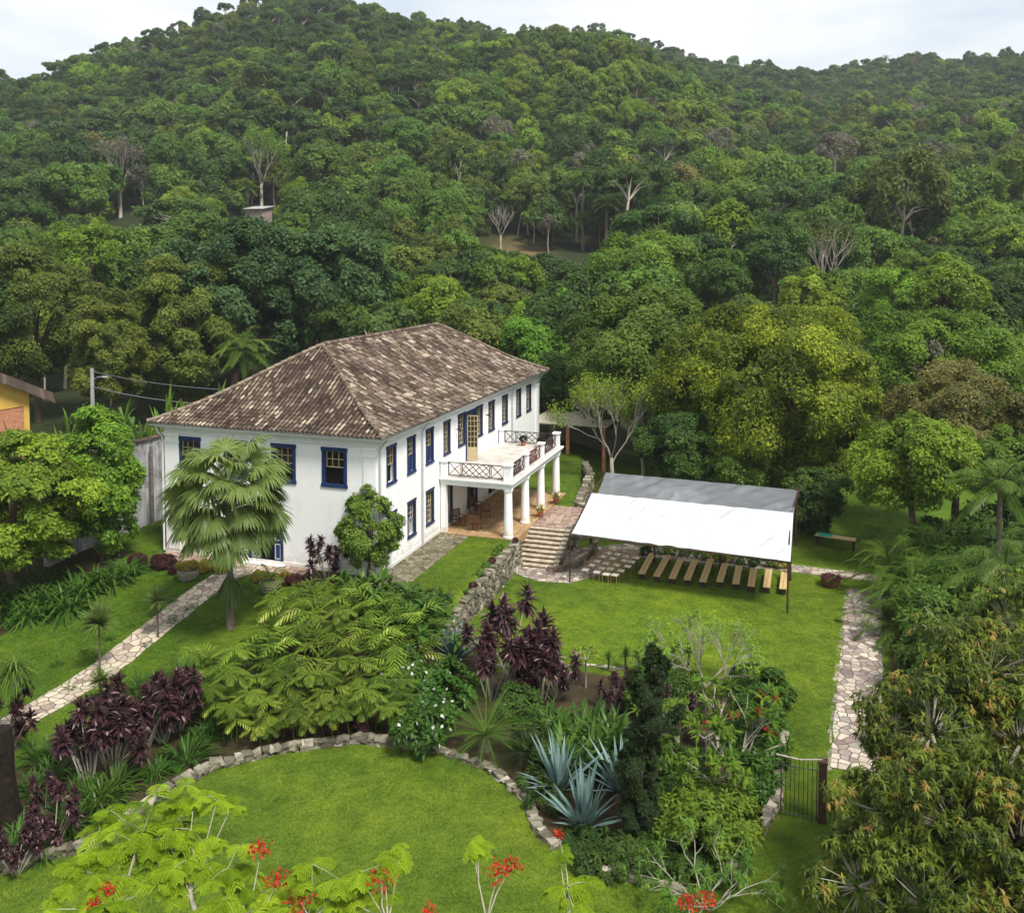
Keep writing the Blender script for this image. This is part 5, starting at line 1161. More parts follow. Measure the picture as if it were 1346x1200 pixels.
bushes('gold_leaf', [(270, 750, .55), (290, 752, .5), (375, 765, .5), (340, 762, .45)], 'low golden bushes at the foot of the house wall', 'low golden-green bush at the foot of the white house wall', R=(1.1, .9, .5))
bushes('maroon_leaf', [(452, 955, .5), (470, 960, .55), (440, 962, .45), (372, 968, .35)], 'dark red low plants under the fern palms', 'dark red low plant in the shade under the fern palms')
bushes('dark_leaf', [(x, y, .8) for x, y in ((760, 1115), (790, 1120), (815, 1130), (840, 1125), (800, 1145), (845, 1148), (870, 1140), (880, 1115), (905, 1150), (775, 1135), (930, 1150), (860, 1120), (720, 1060), (705, 1035))], 'low dark ground-cover plants at the front of the bed', 'low dark ground-cover plant in front of the agaves and conifer', name='ground_cover_plant', R=(.9, .9, .28), nl=10)
# blue agaves
ag = lambda n, L: (lambda g: (strap_clump(g, n, L, .155, 1.5, .5, .22, .12, .25, .9, 'agave', .25, 5), strap_clump(g, 7, L * .8, .16, .1, -.2, .3, .10, .2, .8, 'agave', .22, 5)) and (g,))(G())
family('blue_agave', 'agave', lambda: ag(46, 1.95), [('leaves', M['agave_leaf'])], [(768, 1090, 1.08, 'large blue-grey agave at the edging, nearest the camera'), (735, 1040, 1.0, 'blue-grey agave half hidden behind the large one'), (815, 1040, .95, 'blue-grey agave beside the dark twisted conifer')], 'blue agaves by the round lawn', '', nv=3)
g, = ag(50, 1.6); plant('blue_agave', 'single upright blue agave at the foot of the stone retaining wall', 'agave', 598, 866, [('leaves', g, M['agave_leaf'])], scale=1.15)
# cycads
def cyc(L):
    lf, tr = G(), G(); tr.tube([(0, 0, -.1), (0, 0, .45)], [.22, .18], 9)
    for k, d in enumerate(ring_dirs(30, 1.1, -.05)): frond(lf, (0, 0, .45), d, L * (.85 + .3 * rng.random()), 30, .26, .03, .55, .15, np.clip(.45 + rng.normal(0, .15), 0, 1), 0, pang=1.1, psegs=1)
    return lf, tr
lf, tr = cyc(1.55); plant('cycad', 'open rosette cycad with a pale centre at the round lawn edging', 'cycad', 638, 985, [('fronds', lf, [M['palm_leaf'], M['palm_leaf']]), ('trunk', tr, M['palmbark'])], scale=1.25)
lf, tr = cyc(1.3); plant('cycad', 'dark cycad in shade between the rosette cycad and the agaves', 'cycad', 690, 1005, [('fronds', lf, [M['conifer_leaf'], M['conifer_leaf']]), ('trunk', tr, M['palmbark'])])
# dark twisted conifer
lf, tr = G(), G(); P = []; 
for (x, z, r, n) in ((.0, .9, .80, 9), (-.1, 2.0, .72, 8), (.05, 2.9, .62, 7), (.3, 3.6, .5, 6), (.95, 3.7, .30, 3), (1.3, 4.0, .2, 2), (.2, 4.5, .48, 6), (-.2, 4.9, .32, 4), (.45, 5.3, .40, 4), (.35, 5.9, .25, 3), (.75, 5.6, .2, 2)): crown(lf, (x, rng.normal(0, .1), z), (r, r, r * 1.1), n + 6, .12, .34, 2.0, .45, -.9, 6, .5, 0, -.5, .6)
tr.tube([(0, 0, -.2), (-.05, 0, 2), (.25, 0, 4), (.35, 0, 5.6)], [.16, .13, .08, .03], 7); tr.tube([(.1, 0, 3.2), (.8, 0, 3.6), (1.3, 0, 3.95)], [.05, .04, .02], 5)
p = ground(842, 1098); plant('twisted_conifer', 'very dark twisted topiary conifer beside the blue agaves', 'tree', 0, 0, [('foliage', lf, M['conifer_leaf']), ('trunk', tr, M['bark'])], rz=.324, loc=p, scale=(.95, .95, 1.02))
# frangipani and sparse shrubs
def frang(h, w, lev, leafm, fl=True, nleaf=9, L=.28, W=.07, dens=1.0):
    g, lf, f = G(), G(), G(); tips = []
    for k in range(5):
        a = k * 1.257 + rng.random() * .5; branchy(g, (0, 0, 0), (math.cos(a) * w, math.sin(a) * w, 1), h * .38, h * .02, lev, 3, .40, tips)
    sel = [t for t in tips if rng.random() < dens]; whorls(lf, sel, nleaf, L, W, .9, -.1, .3, [.35 + .6 * rng.random() for _ in sel])
    if fl:
        for q, d in [t for t in tips if rng.random() < .08]:
            n = 8; f.leaves(q + rng.normal(0, .07, (n, 3)) + [0, 0, .1], rdir(n), rdir(n) + [0, 0, .5], .12, .09, rng.random(n))
    return lf, g, f
lf, g, f = frang(2.7, .95, 3, None, True, 15, .27, .075); plant('frangipani', 'spreading frangipani with pale bare stems and small red flowers left of the gate', 'shrub', 938, 1040, [('leaves', lf, M['fresh_leaf']), ('branches', g, M['palebark']), ('flowers', f, M['flower_red'])], scale=1.3)
lf, g, f = frang(3.0, 1.05, 4, None, False, 7, .17, .05, .95); plant('sparse_shrub', 'airy pale-twigged shrub with tiny yellow-green leaves against the lower lawn', 'shrub', 928, 905, [('leaves', lf, M['lime_leaf']), ('branches', g, M['twig'])])
# yellow umbrella shrub
lf, tr = G(), G(); tips = []; tr.tube([(0, 0, -.1), (0, 0, 1.25)], [.05, .04], 6)
for k in range(6): branchy(tr, (0, 0, 1.2), (math.cos(k * 1.05), math.sin(k * 1.05), .7), .35, .025, 1, 3, .4, tips)
whorls(lf, tips, 8, .2, .07, .6, -.1, .3); plant('umbrella_shrub', 'small pale-yellow umbrella-shaped shrub on a bare stem at the brown bed', 'shrub', 770, 903, [('leaves', lf, M['yellowgreen_leaf']), ('trunk', tr, M['twig'])])
# small yuccas on the lawn edge
def yucca(h, L=.42, n=60, W=.045):
    lf, tr = G(), G(); tr.tube([(0, 0, -.1), (rng.normal(0, .05), 0, h)], [.05, .04], 6); strap_clump(lf, n, L, W, 1.5, -.35, .25, .02, .2, .9, 'leaf', .15, 3, (0, 0, h)); return lf, tr
family('small_yucca', 'yucca', lambda: yucca(.7), [('leaves', M['strap_leaf']), ('trunk', M['palmbark'])], [(800, 882), (822, 880), (840, 885), (862, 890), (858, 872), (888, 882), (905, 878)], 'small yuccas along the lawn edge of the bed', 'small dark yucca at the lower lawn edge of the brown bed', nv=3, s0=.9, s1=1.4)
lf, tr = yucca(2.3, .98, 190, .085); plant('dracaena', 'star-headed dracaena on a thin trunk left of the purple cordylines', 'dracaena', 131, 885, [('leaves', lf, M['fan_leaf']), ('trunk', tr, M['palmbark'])])
lf, tr = yucca(1.8, .74, 150, .07); plant('dracaena', 'smaller star-headed dracaena beside the garden path near the fan palm', 'dracaena', 208, 838, [('leaves', lf, M['fan_leaf']), ('trunk', tr, M['palmbark'])])
lf, tr = yucca(1.0, .65, 110, .07); plant('dracaena', 'low pale-green dracaena below the star-headed one', 'dracaena', 133, 925, [('leaves', lf, M['fan_leaf']), ('trunk', tr, M['palmbark'])])
lf, tr = G(), G(); tr.tube([(0, 0, -.1), (0, 0, 3.1)], [.09, .06], 7); strap_clump(lf, 300, 1.2, .045, 1.4, -.3, 1.6, .06, .2, .8, 'leaf', .1, 5, (0, 0, 3.05)); plant('ponytail_palm', 'thin-leaved drooping ponytail palm at the left edge by the path', 'palm', 22, 985, [('leaves', lf, M['palm_leaf']), ('trunk', tr, M['palmbark'])])
# stump
g = G(); g.tube([(0, 0, -.2), (0, 0, .3), (-.05, 0, 1.4), (-.05, .05, 2.6), (-.08, .05, 3.0)], [.72, .58, .46, .40, .36], 12); plant('burnt_stump', 'thick blackened tree stump at the left edge of the bed', 'stump', 2, 1075, [('trunk', g, M['conifer_leaf'] if False else plain('charred_bark', (.018, .013, .010), .95, .5, 6, .1, 0, .8))])
# stone planters, potted plants
for (px, py, lab, m) in ((247, 762, 'round mossy stone planter with golden leaves left of the front door', 'gold_leaf'), (355, 778, 'round mossy stone planter with a small palm in front of the front door', 'palm_leaf')):
    a, b = G(), G(); a.lathe((0, 0, -.05), [(.34, 0), (.5, .18), (.56, .42), (.55, .60), (.46, .62), (.44, .54)], 18)
    if m == 'gold_leaf': crown(b, (0, 0, .72), (.5, .5, .25), 8, .14, .4, 1.0, .45, -.2)
    else:
        for d in ring_dirs(9, 1.4, .4): frond(b, (0, 0, .6), d, 1.1, 12, .3, .06, .9, .5, .5, 0, stem_m=0)
    plant('stone_planter', lab, 'planter', px, py, [('pot', a, M['potstone']), ('foliage', b, M[m])])
for (X_, Y_, lab) in ((4.95, 13.6, 'terracotta pot with a green plant between the second and third porch columns'), (5.05, 17.1, 'terracotta pot with a yellow-green plant between the last two porch columns')):
    a, b = G(), G(); a.lathe((0, 0, 0), [(.16, 0), (.24, .4), (.26, .44), (.21, .45), (.2, .38)], 14); strap_clump(b, 60, .6, .05, 1.4, .3, .8, .12, .3, .9, 'leaf', .1, 3, (0, 0, .4))
    plant('potted_plant', lab, 'potted plant', 0, 0, [('pot', a, M['terracotta']), ('foliage', b, M['gold_leaf'])], loc=(X_, Y_, .058 if X_ < 4.97 else .06))
for (X_, Y_, lab) in ((2.1, 18.8, 'dark potted shrub at the far balcony railing, left'), (3.5, 18.7, 'dark potted shrub at the far balcony railing, right')):
    a, b = G(), G(); a.lathe((0, 0, 0), [(.13, 0), (.2, .3), (.22, .33), (.17, .34), (.16, .28)], 12); crown(b, (0, 0, .5), (.28, .28, .25), 8, .10, .4, 1.0, .45, -.5)
    plant('potted_shrub', lab, 'potted plant', 0, 0, [('pot', a, M['terracotta']), ('foliage', b, M['conifer_leaf'])], loc=(X_, Y_, PS + .032))
# flowers behind the benches
fl = [(150, 158, 'dark_leaf', 'dark green'), (255, 152, 'flower_white', 'white'), (340, 162, 'flower_yellow', 'yellow'), (440, 172, 'mid_leaf', 'mid-green'), (565, 192, 'lilac_leaf', 'pale lilac'), (655, 212, 'flower_yellow', 'yellow'), (750, 222, 'flower_yellow', 'yellow'), (855, 232, 'flower_white', 'white'), (965, 245, 'dark_leaf', 'dark green'), (1060, 252, 'lilac_leaf', 'pale lilac'), (1155, 262, 'gold_leaf', 'golden')]
for i, (x, y, m, cn) in enumerate(fl):
    p = gz(820 + x * .1783, 700 + y * .1783, -1.42); a, b = G(), G(); crown(a, (0, 0, .25), (.42, .34, .26), 8, .12, .4, 1.0, .45, -.5); n = 90 if m.startswith('flower') or m == 'lilac_leaf' else 10
    q = fib(n, -.1, 1.2) * [.42, .34, .28] + [0, 0, .27]; b.leaves(q, rdir(n), nrm(q - [0, 0, .2]), .10, .08, rng.random(n))
    where = f'behind the {(["first"] + ordn)[min(i, 9)]} bench from the gold chairs' if 0 < i < 10 else ('left of the bench row' if i == 0 else 'by the right tent pole')
    leafy = not (m.startswith('flower') or m == 'lilac_leaf')
    plant('flowering_plant', f'low {cn} {"plant" if leafy else "flower clump"} {where}', 'plant', 0, 0, [('leaves', a, M[m if leafy else 'mid_leaf']), ('flowers', b, M['flower_white' if leafy else m])], loc=(p[0], p[1] + .15, -1.5))
# small tufts: along the garden path and on the walls
family('grass_tuft', 'tuft', strapm(40, .3, .03, e0=1.4, e1=.2, droop=.8, spread=.1), [('leaves', M['strap_leaf'])], [(75, 875), (112, 857), (145, 840), (173, 823), (200, 808), (228, 792), (92, 905), (192, 848), (225, 818), (250, 800)], 'tufts edging the garden path', 'small dark grass tuft edging the garden path', nv=3, s0=.9, s1=1.4)
for i in range(10):
    y = -2.5 + i * 1.1 + rng.normal(0, .2); a = G(); crown(a, (0, 0, .12), (.22, .22, .14), 6, .10, .4, .8, .5, -.4)
    t = thing('wall_plant', 'small green plant growing on top of the mossy retaining wall', 'plant', (5.0 + rng.normal(0, .2), y, float(np.interp(y, [-3.2, 0, 4, 8], [-.75, -.18, .1, .12]))), 0, 'small plants on the retaining wall'); a.build('leaves', M['mid_leaf' if i % 3 else 'maroon_leaf'], t)
# right thicket
def world_bushes(mat, spots, group, label, R, leaf, nv=4):
    f, ms = bush(mat, R=R, leaf=leaf); pr = []
    for i, (x, y, sc) in enumerate(spots):
        p = (x, y, float(zg(x, y)))
        if i < nv:
            t = thing('leafy_shrub', label, 'shrub', p, rng.random() * 6.28, group, sc)
            for (nm, m), g in zip(ms, f()): g.build(nm, m, t)
            pr.append(t)
        else: dup(pr[i % nv], p, rng.random() * 6.28, label, group, sc)
world_bushes('mid_leaf', [(27.8, 9.5, 1.4), (27.4, 6.5, 1.3), (27.5, 3.5, 1.4), (27.3, .5, 1.3), (27.2, -2.5, 1.4), (27.0, -5.5, 1.3), (30, 8, 1.8), (30.2, 4, 1.9), (30, 0, 1.8), (29.6, -3.5, 1.8), (33, 6, 2.0), (33, 1, 2.0), (32.5, -3, 2.0), (35.5, 4, 2.2), (36, 9, 2.2), (28.6, 12.5, 1.3), (36, -1, 2.2), (36.5, -6, 2.2), (33.5, -8, 2.1), (38, -11, 2.4), (34, -13, 2.2), (31.5, -10.5, 1.9), (40, -3, 2.4), (41, 5, 2.4), (36, -17, 2.3), (32, -17, 2.0), (40, -16, 2.4)], 'dense green shrubs right of the lawn path', 'dense green shrub in the thicket right of the lawn path', (1.2, 1.2, 1.0), .2)
world_bushes('dark_leaf', [(31, 12, 1.8), (34, 14, 2.0), (29, 15.5, 1.5), (38, 13, 2.2), (33, 18, 1.9)], 'dark shrubs below the right-hand palms', 'dark shrub in the shade below the right-hand palms', (1.2, 1.2, 1.0), .22, 2)
# broad-leafed hedge above the old wall
for i in range(9):
    a = G()
    for _ in range(8): strap_clump(a, 12, 1.0, .2, 1.3, .1, .8, .05, .25, .9, 'leaf', .1, 3, (rng.normal(0, .6), rng.normal(0, .6), .8 + rng.random() * 1.0))
    b = G(); b.tube([(0, 0, -.2), (0, 0, 1.6)], [.12, .08], 6)
    t = thing('banana_plant', 'bright broad-leaved plant behind the top of the old plaster wall', 'plant', (-21.0 - rng.random() * 2.5, -2 + i * 2.4, 3.6), 0, 'broad-leaved plants behind the old plaster wall'); t.location.z = float(zg(t.location.x, t.location.y)); t.scale = (1, 1, 3.1); a.build('leaves', M['mid_leaf'], t); b.build('stem', M['palmbark'], t)

# ------------------------------------------------------------------ near trees
# right: long-leaved tree with reddish new growth
def longleaf_tree(px, d, blobs, label, nw, trunk=.2):
    """blobs: (px, py, depth, radius) masses of the crown"""
    p = at_depth(px, d); lf, tr = G(), G(); P, O = [], []; B = [(gd(x, y, dd) - p, r) for x, y, dd, r in blobs]; wt = np.array([r ** 2 for _, r in B]); per = rng.multinomial(nw, wt / wt.sum()); ctrs = []
    for (c, r), m in zip(B, per):
        nl = 13; u = fib(nl, -.8, 1.0); q = c + u * r * (.55 + .35 * rng.random(nl))[:, None] + rng.normal(0, .12, (nl, 3)); lr = r * .40 * (.5 + rng.random(nl)); k = rng.integers(0, nl, m); v = nrm(rdir(m) + u[k] * .7 + [0, 0, .3])
        P.append(q[k] + v * (lr[k] * (.45 + .6 * rng.random(m)))[:, None]); O.append(nrm(v * .6 + u[k] * .4 + [0, 0, .2])); ctrs.append(q)
        for i in rng.choice(m, 40, replace=False): tr.tube([c * .75 + P[-1][i] * .25, P[-1][i]], [.022, .008], 4, .5, 0, cap=False)
    P = np.concatenate(P); O = np.concatenate(O); patch = np.sin(P[:, 0] * 1.7 + 1) * np.sin(P[:, 1] * 1.9) * np.sin(P[:, 2] * 1.6 + .5)
    young = np.where((rng.random(nw) < .04 + .22 * (patch > .25)) & (O[:, 2] > -.1), .9 + .1 * rng.random(nw), np.clip(.36 + rng.normal(0, .22, nw) + .25 * patch, 0, .8))
    whorls(lf, [(P[i], O[i]) for i in range(nw)], 12, .21, .052, .55, -.45, .8, young, 0, 'leaf', 2, .06)
    fk = np.array([0, 0, 2.5]); tr.tube([(0, 0, -.4), (.1, 0, 1.2), fk], [trunk * 1.4, trunk * 1.1, trunk], 9)
    for c, r in B: tr.tube([fk - [0, 0, .1], fk * .5 + c * .5 + [0, 0, -.3], c], [trunk * .6, trunk * .4, trunk * .2], 7)
    t = thing('long_leaved_tree', label, 'tree', p); lf.build('crown', M['redtip_leaf'], t); tr.build('trunk', M['palebark'], t, smooth=True)
longleaf_tree(1290, 25.5, [(1165, 1070, 25.0, 1.55), (1130, 1165, 24.5, 1.2), (1225, 965, 26.0, 1.75), (1300, 885, 27.0, 1.7), (1340, 980, 26.0, 2.0), (1255, 1090, 24.5, 1.9), (1340, 1120, 24.0, 1.9), (1215, 1190, 23.5, 1.7), (1300, 1215, 23.2, 1.8), (1175, 960, 26.5, 1.0), (1400, 1040, 26, 2.4), (1400, 1180, 25, 2.2)], 'large glossy tree with reddish new shoots filling the lower right corner', 11500, .22)
longleaf_tree(1400, 33, [(1340, 850, 33, 1.9), (1290, 900, 33, 1.6), (1400, 830, 33, 2.4), (1410, 930, 33, 2.4), (1330, 960, 33, 1.8)], 'yellowish long-leaved tree at the right edge behind the reddish-shooted one', 4600, .2)
# bottom: flame tree, branches reaching up into the view
fb = np.array(at_depth(430, 13.0)); fb[2] = -1.5
ft = thing('flame_tree', 'flame tree with lime feathery leaves and red flower clusters across the bottom edge', 'tree', fb)
tr, lf, fw_ = G(), G(), G()
tr.tube([(0, 0, -.3), (.1, 0, 1.5), (0, .1, 3.6)], [.30, .24, .20], 10)
LEAFS = [(130, 1092, 15, 1), (165, 1080, 15, 1), (205, 1045, 15, .9), (235, 1062, 15, 1), (255, 1050, 15, .8), (190, 1090, 14.8, 1), (150, 1075, 15.4, .9), (285, 1052, 15.2, .7), (305, 1058, 15.2, .6), (220, 1100, 14.6, 1), (180, 1110, 14.5, .9), (250, 1090, 14.7, .9), (265, 1105, 14.6, .9), (275, 1140, 14.2, 1), (300, 1140, 14.2, .9), (110, 1145, 14.3, .8), (95, 1140, 14.3, .8), (160, 1150, 14.2, .8), (200, 1140, 14.3, .9), (120, 1165, 14, .7), (245, 1130, 14.3, .8), (320, 1165, 14, .8), (345, 1172, 14, .7), (410, 1135, 14, .9), (395, 1142, 14, .7), (525, 1130, 14, 1), (515, 1128, 14.2, .7), (455, 1158, 13.8, .8), (470, 1148, 13.9, .6), (100, 1195, 13.6, .9), (150, 1190, 13.6, .8), (225, 1165, 14, .9), (290, 1185, 13.7, .8), (340, 1195, 13.6, .8), (430, 1185, 13.7, .8), (500, 1175, 13.8, .6), (380, 1190, 13.7, .8), (620, 1105, 14.4, .35), (628, 1112, 14.4, .3), (745, 1165, 13.8, 1), (760, 1185, 13.7, .9), (735, 1115, 14.2, .5), (60, 1195, 13.6, .5)]
FLOW = [(343, 1117, 14.2, 1), (365, 1158, 13.9, 1), (395, 1185, 13.7, 1.1), (502, 1158, 13.8, 1.25), (465, 1188, 13.7, .7), (655, 1148, 13.9, 1.1), (672, 1138, 14, .8), (142, 1170, 13.8, .6), (735, 1100, 14.2, .45), (905, 1188, 13.6, .9), (930, 1185, 13.6, .8), (565, 1198, 13.5, .6), (125, 1192, 13.6, .6)]
def lp(px, py, d): return gd(px, py, d) - fb
hubs = [lp(250, 1175, 14.0), lp(160, 1185, 14.0), lp(400, 1215, 13.6), lp(510, 1215, 13.5), lp(640, 1210, 13.6), lp(750, 1215, 13.5), lp(910, 1225, 13.4), lp(330, 1215, 13.7)]
for h in hubs:
    f0 = np.array([0, .1, 3.5]); m1 = f0 * .5 + h * .5 + [0, 0, -.6]; tr.tube([f0, m1, h * .85 + m1 * .15, h], [.15, .09, .05, .035], 8)
def twig(E):
    j = int(np.argmin([np.linalg.norm(E - h) + max(0, h[2] - E[2]) * 2 for h in hubs])); h = hubs[j]; m_ = h * .5 + E * .5 + rng.normal(0, .05, 3) + [0, 0, -.06]; tr.tube([h, m_, E], [.016, .011, .006], 5, .5, 0, cap=False)
def bipinnate(E, L, t):
    """three or four feathery leaves: leaf stalk, side stalks, close rows of leaflets"""
    for s in range(5):
        a = rng.random() * 6.28; L0 = L; L = L * (.65 + .6 * rng.random()); D0 = nrm(np.array([math.cos(a), math.sin(a), rng.uniform(-.25, .45)])); n = 6; tl = t + rng.normal(0, .18)
        for k in range(n):
            q = (k + .6) / n; P0 = E + D0 * L * q - np.array([0, 0, .35 * L * q * q])
            for sg in (-1, 1):
                h = np.array([-D0[1], D0[0], 0]) * sg; d = nrm(h + D0 * .75 + [0, 0, -.2]); pl = L * .62 * math.sin(math.pi * (.22 + .62 * q)); m = 9; ss = np.linspace(.06, 1, m)[:, None]
                st_ = P0 + d * ss * pl - np.array([0, 0, 1]) * (ss ** 2) * pl * .45
                for sg2 in (-1, 1):
                    w = nrm(np.cross(d, [0, 0, 1.])) * sg2; lf.leaves(st_, np.repeat((w + d * .6 + [0, 0, -.25])[None], m, 0) + rng.normal(0, .10, (m, 3)), np.repeat(np.array([[0, 0, 1.]]), m, 0) + rng.normal(0, .15, (m, 3)), L * .17, L * .068, np.clip(tl + rng.normal(0, .07, m), 0, 1))
        L = L0
for px, py, d, s in LEAFS:
    E = lp(px, py, d); twig(E); bipinnate(E, .27 * (.6 + .4 * s), np.clip(.5 + rng.normal(0, .22), 0, 1))
    if s > .65:
        for _ in range(2 if px < 360 else 1):
            E2 = E + rng.normal(0, .20, 3) * [1, 1, .7]; tr.tube([E, E * .5 + E2 * .5 + [0, 0, .02], E2], [.006, .005, .004], 4, .5, 0, cap=False); bipinnate(E2, .25 * (.6 + .4 * s), np.clip(.5 + rng.normal(0, .22), 0, 1))
for px, py, d, s in FLOW:
    E = lp(px, py, d); twig(E); n = int(90 * s); u = rdir(n) * [1, 1, .6]; P = E + u * .17 * s * rng.random((n, 1)) ** .5 * 1.3 + [0, 0, .04]
    fw_.leaves(P, rdir(n), nrm(rdir(n) + [0, 0, .8]), .055, .042, rng.random(n))
lf.build('leaves', M['flame_leaf'], ft); tr.build('trunk', M['lightbranch'], ft, smooth=True); fw_.build('flowers', M['flower_red'], ft)
# feathery thin tree bottom right of the bed
p = ground(925, 1192); tr, lf = G(), G(); tips = []
for k in range(6): a = k * 1.05; branchy(tr, (0, 0, 0), (math.cos(a) * .8, math.sin(a) * .8, .55), 1.0, .03, 2, 3, .5, tips, bend=.1)
whorls(lf, tips, 22, .24, .03, .9, -.3, .5); whorls(lf, [(q + rng.normal(0, .18, 3), d) for q, d in tips for _ in range(2)], 14, .2, .03, .9, -.3, .5)
t = thing('feathery_shrub', 'thin feathery green shrub with pale twigs at the bottom right lawn', 'shrub', p, 0); lf.build('leaves', M['mid_leaf'], t); tr.build('branches', M['lightbranch'], t)
# ------------------------------------------------------------------ hillside forest
BUSY = np.array([[o.location.x, o.location.y] for o in bpy.data.objects if o.parent is None and o.get('category') == 'tree'])
FK = {   # crown: material, bark, radius xyz (tree of 10 m), lobes, lobe size, leaf near/far, aspect, cover, flat, trunk height
    'a_dark': ('dark_leaf', 'bark', (4.2, 4.2, 3.6), 22, .38, .5, 1.0, 1.0), 'b_mid': ('mid_leaf', 'bark', (4.4, 4.4, 3.4), 20, .40, .5, .95, 1.0),
    'c_flat': ('dark_leaf', 'palebark', (5.2, 5.2, 1.7), 18, .36, .5, .8, .55), 'd_lime': ('lime_leaf', 'palebark', (3.8, 3.8, 3.0), 16, .40, .5, .7, .9),
    'e_olive': ('olive_leaf', 'palebark', (4.2, 4.2, 3.4), 20, .38, .45, .85, 1.0), 'f_brown': ('brown_leaf', 'palebark', (3.9, 3.9, 3.3), 18, .38, .45, .75, 1.0),
    'g_grey': ('grey_leaf', 'palebark', (3.6, 3.6, 3.0), 16, .34, .4, .35, 1.0), 'h_yg': ('yellowgreen_leaf', 'palebark', (4.3, 4.3, 3.0), 18, .42, .5, .85, .8),
    'i_tall': ('mid_leaf', 'palebark', (3.0, 3.0, 3.8), 18, .38, .5, .85, 1.0), 'j_bamboo': ('yellowgreen_leaf', 'bark', (3.4, 3.4, 3.9), 22, .34, .22, .9, 1.0),
    'k_palm': ('palm_leaf', 'palmbark', None, 0, 0, 0, 0, 0)}
def forest_mesh(k, leaf, lod):
    lm, bk, R, nl, lo, asp, cv, fl = FK[k]
    if R is None:
        lf, tr = feather_palm(9.0, 3.6, 20, npin=16, pl=1.1, pw=.16, droop=1.2, r=.2); q = G(); q.b = [(V, F, t, 0) for V, F, t, m in lf.b]; q.n = lf.n; return q, tr, lm, bk
    lf, tr = G(), G(); cz = 10 - R[2]
    ctr, lr = crown(lf, (0, 0, cz), R, nl, leaf, asp, cv * (1.0 if lod == 0 else .9), lo, -.45 if k != 'c_flat' else -.1, 9, .4, 0, .25, .68, flat=fl)
    limbs(tr, (0, 0, -1.0), (rng.normal(0, .3), rng.normal(0, .3), cz * .72), ctr, .20, 0, 9 if lod == 0 else 5)
    return lf, tr, lm, bk
NV = 2
near_p, far_col = {}, bpy.data.collections.new('forest_kinds')
order = []
for k in FK:
    near_p[k] = []
    for v in range(NV):
        lf, tr, lm, bk = forest_mesh(k, .46, 0); near_p[k].append((lf.mesh('crown', M[lm], True), tr.mesh('trunk', M[bk], True)))
        lf, tr, lm, bk = forest_mesh(k, .70, 1)
        g = G(); g.b = lf.b + [(V, F + lf.n, t, 1) for V, F, t, m in tr.b]; g.n = lf.n + tr.n
        o = bpy.data.objects.new(f'{k}_{v}', g.mesh('forest_tree', [M[lm], M[bk]], True)); far_col.objects.link(o); order.append((k, v))
# where trees stand
pts = []
dep = 60.0
while dep < 790:
    sp = float(np.interp(dep, [60, 230, 330, 800], [6.2, 6.8, 5.4, 5.6]))
    half = dep * .66 + 14
    for lat in np.arange(-half, half, sp):
        pts.append((dep + rng.uniform(-.45, .45) * sp, lat + rng.uniform(-.45, .45) * sp))
    dep += sp * .95
pts = np.array(pts); dp, lt = pts[:, 0], pts[:, 1]
PX = CCX + CF * lt / dp; XY = CAM[None, :2] + dp[:, None] * F0[None, :2] + lt[:, None] * RT[None, :2]
rd = np.interp(PX, RID_PX, RID_D)
ok = (dp < rd + 12) & ((dp > 100) | (PX > 1430) | (PX < -150)) & (PX > -260) & (PX < 1620)
ok &= ~(((PX - 675) / 36) ** 2 + ((dp - 206) / 13) ** 2 < 1)
ok &= ~((np.abs(PX - 341) < 26) & (dp > 212) & (dp < 234)) & ~((np.abs(PX - 766) < 20) & (dp > 188) & (dp < 211)) & ~((np.abs(PX - 160) < 30) & (dp > 226) & (dp < 242))
dmin = np.array([np.min(np.hypot(*(BUSY - q).T)) for q in XY]); ok &= (dmin > 5.0)
dp, lt, PX, XY = dp[ok], lt[ok], PX[ok], XY[ok]; n = len(dp); zz = zg(XY[:, 0], XY[:, 1])
f1 = np.sin(XY[:, 0] / 37 + 2) + np.sin(XY[:, 1] / 29 + XY[:, 0] / 53); f2 = np.sin(XY[:, 0] / 21 - XY[:, 1] / 33 + 1) + np.sin(XY[:, 1] / 17 + .5)
kinds = list(FK); W0 = dict(a_dark=.20, b_mid=.28, c_flat=.13, d_lime=.065, e_olive=.09, f_brown=.02, g_grey=.045, h_yg=.10, i_tall=.07, j_bamboo=.02, k_palm=.02)
kk = np.zeros(n, int); sc = np.zeros((n, 3))
for i in range(n):
    w_ = dict(W0); d, px = dp[i], PX[i]
    spur = math.exp(-((px - 800) / 190) ** 2 - ((d - 350) / 80) ** 2)
    w_['h_yg'] += .55 * spur; w_['j_bamboo'] += .35 * spur; w_['d_lime'] += .12 * spur
    if px < 560 and d > 270: w_['c_flat'] += .7; w_['a_dark'] += .15
    if d > 480: w_['c_flat'] += .3; w_['a_dark'] += .2; w_['b_mid'] += .1; w_['d_lime'] = .01
    if px > 900 and 220 < d < 480: w_['e_olive'] += .08; w_['f_brown'] += .03; w_['g_grey'] += .06; w_['h_yg'] += .08
    if f1[i] > .9: w_['a_dark'] *= 2.2
    if f1[i] < -.9: w_['e_olive'] *= 2; w_['h_yg'] *= 2
    if f2[i] > 1.2: w_['b_mid'] *= 2
    p_ = np.array([w_[k] for k in kinds]); kk[i] = rng.choice(len(kinds), p=p_ / p_.sum())
    h = rng.choice([.65, .85, 1.0, 1.2, 1.5], p=[.15, .27, .3, .2, .08]) * rng.uniform(.9, 1.1) * np.interp(d, [60, 110, 150, 220, 300, 500, 780], [.8, .78, 1.0, 1.25, .98, .74, .70]); h *= 1.35 if rng.random() < .05 and d > 150 else 1
    if d > rd[ok][i] - 25: h *= rng.choice([.6, .8, 1.0, 1.3], p=[.3, .3, .25, .15])
    wd = h * rng.uniform(.8, 1.15) * np.interp(d, [100, 300], [.92, .88]); sc[i] = (wd, wd, h)
